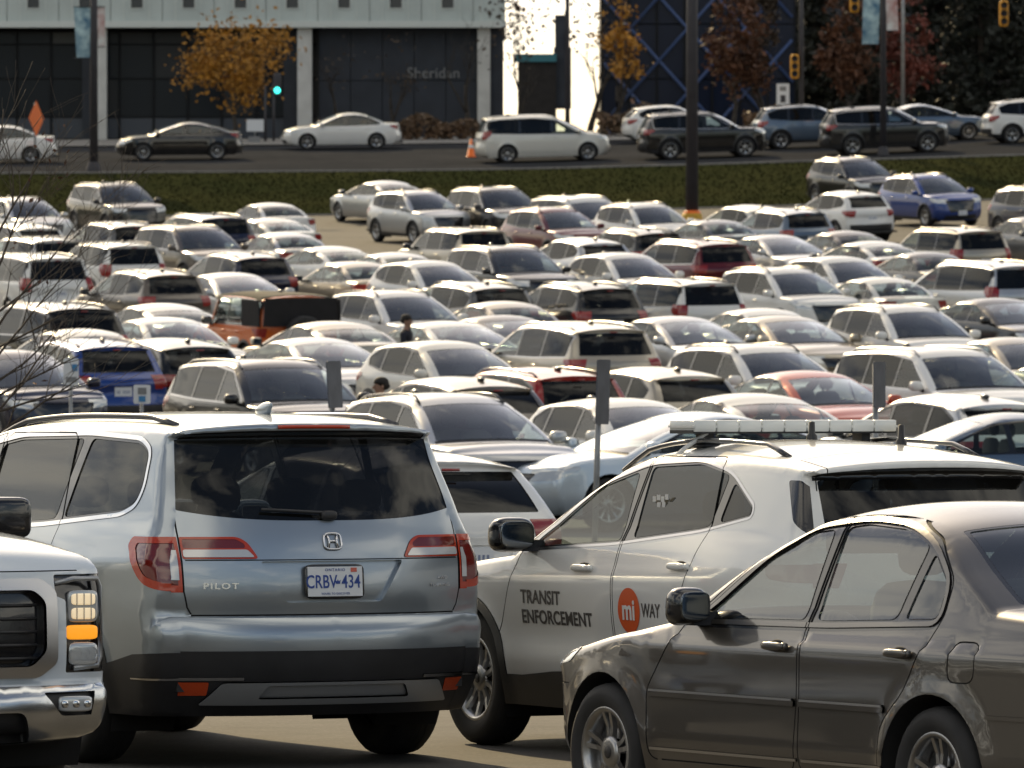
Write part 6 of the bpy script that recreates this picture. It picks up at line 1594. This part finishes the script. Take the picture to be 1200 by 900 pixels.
# ---------------------------------------------------------------- traffic on the road
AR=R(9)
put('minivan',636,257.5,AR,'pearl','cream silver minivan driving on the road beside the grass bank','road traffic')
put('suv_b',824,257.,AR,'black','black SUV driving on the road by the lot lamp post','road traffic')
put('suv_a',950,263.,AR,'steel','steel blue SUV on the road between the two dark road SUVs','road traffic')
put('suv_b',1037,256.5,AR,'charcoal','charcoal SUV on the road in front of the banner pole','road traffic')
put('sedan_b',1088,266.,AR,'steel','steel blue sedan on the road half behind the charcoal road SUV','road traffic')
put('suv_a',1220,262.,AR,'white','white SUV on the road before the dark spruces','road traffic')
put('sedan_b',211,262.,R(180)+R(4),'black','black sedan on the road before the dark college glazing','road traffic')
put('sedan_a',-6,260.,R(180)+R(4),'white','white sedan on the road by the orange diamond sign','road traffic')
put('sedan_a',400,271.,R(180)+R(4),'white','white sedan on the far lane before the brown hedge','road traffic')
put('hatch',790,272.,AR,'white','white hatchback on the far lane behind the black road SUV','road traffic')
def cone():
    d=262.; x=px2x(552,d); root=empty('traffic_cone',Matrix.Translation((x,d,gz(x,d)))); tag(root,'small orange traffic cone on the road behind the cream minivan','traffic cone')
    b=MB(); b.lathe([(.20,.03),(.16,.05),(.03,.70),(0,.70)],'orange_sign',16,'z'); obj('body',b.mesh('body'),root)
    b=MB(); b.box((0,0,.015),(.38,.38,.03),'orange_sign'); obj('base',b.mesh('base'),root)
    b=MB(); b.lathe([(.112,.35),(.082,.48)],'sign_white',16,'z'); obj('reflective_band',b.mesh('band'),root)
cone()
# ---------------------------------------------------------------- people
mat('cloth_navy',(.010,.012,.022),.9); mat('cloth_black',(.008,.008,.009),.9); mat('skin',(.28,.16,.11),.6); mat('hair_dark',(.012,.010,.009),.8); mat('shoe',(.02,.02,.02),.7)
def person(x,d,ang,label,h=1.72,walk=.16):
    k=h/1.75; V=[];E=[];Rd=[]
    def v(p,r): V.append(tuple(a*k for a in p)); Rd.append(r*k if not isinstance(r,tuple) else tuple(q*k for q in r)); return len(V)-1
    pel=v((0,0,.96),(.15,.11)); ab=v((0,.01,1.10),(.145,.105)); ch=v((0,.015,1.30),(.17,.115)); nk=v((0,0,1.46),.062); hd0=v((0,-.01,1.54),.07); hd=v((0,-.02,1.62),(.078,.095)); tp=v((0,-.01,1.71),.06)
    E+=[(pel,ab),(ab,ch),(ch,nk),(nk,hd0),(hd0,hd),(hd,tp)]
    for s in (1,-1):
        hip=v((s*.095,0,.90),.095); kn=v((s*.10,-s*walk*.6-.02,.50),.062); an=v((s*.10,s*walk*.2*-1,.09),.045); ft=v((s*.11,-s*walk*.2-.12,.04),.042)
        E+=[(pel,hip),(hip,kn),(kn,an),(an,ft)]
        sh=v((s*.19,.01,1.40),.068); el=v((s*.24,.03+s*walk*.4,1.13),.047); wr=v((s*.23,-.05+s*walk*.7,.90),.034); ha=v((s*.225,-.07+s*walk*.8,.83),(.022,.036))
        E+=[(ch,sh),(sh,el),(el,wr),(wr,ha)]
        for f in range(4):
            a=v((s*.222,-.09+s*walk*.8+.018*f,.775),.010); b_=v((s*.215,-.095+s*walk*.8+.018*f,.735-.006*abs(1.5-f)),.009); E+=[(ha,a),(a,b_)]
        a=v((s*.20,-.11+s*walk*.8,.80),.011); b_=v((s*.195,-.125+s*walk*.8,.77),.010); E+=[(ha,a),(a,b_)]
    me=bpy.data.meshes.new('body'); me.from_pydata(V,E,[]); o=bpy.data.objects.new('body',me); COL.objects.link(o)
    md=o.modifiers.new('skin','SKIN'); md.use_smooth_shade=True
    for i,sv in enumerate(me.skin_vertices[0].data):
        r=Rd[i]; sv.radius=r if isinstance(r,tuple) else (r,r); sv.use_root=(i==0)
    sb=o.modifiers.new('sub','SUBSURF'); sb.levels=1; sb.render_levels=1
    dg=bpy.context.evaluated_depsgraph_get(); m2=bpy.data.meshes.new_from_object(o.evaluated_get(dg)); bpy.data.objects.remove(o)
    for n in ('cloth_navy','skin','cloth_black','shoe'): m2.materials.append(MATS[n])
    m2.materials.clear()
    for n in ('cloth_navy','skin','cloth_black','shoe'): m2.materials.append(MATS[n])
    for p in m2.polygons:
        c=p.center/k; p.material_index=3 if c.z<.10 else (2 if c.z<.93 and abs(c.x)<.2 else (1 if c.z>1.47 or (c.z<.88 and abs(c.x)>.19) else 0)); p.use_smooth=True
    root=empty('person',on_ground(x,d,ang+R(90))); tag(root,label,'person')
    obj('body',m2,root)
    b=MB(); b.rbox((0,.012*k,1.655*k),(.185*k,.215*k,.19*k),'hair_dark',2.3,taper=lambda p,a,bb,c:[p[0],p[1]+(.02 if c<0 else 0),p[2]+(.03*k if (bb<-.2 and c<0) else 0)]); obj('hair',b.mesh('hair'),root)
    b=MB(); b.rbox((0,-.105*k,1.60*k),(.03*k,.035*k,.05*k),'skin',2.2,nu=8,nv=6)
    for s in (1,-1): b.rbox((s*.085*k,0,1.61*k),(.02*k,.04*k,.06*k),'skin',2.2,nu=8,nv=6); b.rbox((s*.032*k,-.088*k,1.63*k),(.022*k,.01*k,.012*k),'hair_dark',2,nu=8,nv=6)
    b.rbox((0,-.092*k,1.565*k),(.045*k,.012*k,.012*k),'leaf_rust',2,nu=8,nv=6); obj('face',b.mesh('face'),root)
xp,dp=solve(477,368,1.72); person(xp,dp,R(-20),'person in dark navy clothes walking between the parked white cars')
person(px2x(446,93.5),93.5,R(200),'person in a black jacket beside the leaning edge-on sign',1.74)
person(px2x(743,281),281.,R(180),'person in dark clothes on the pavement by the lattice glass building',1.7)
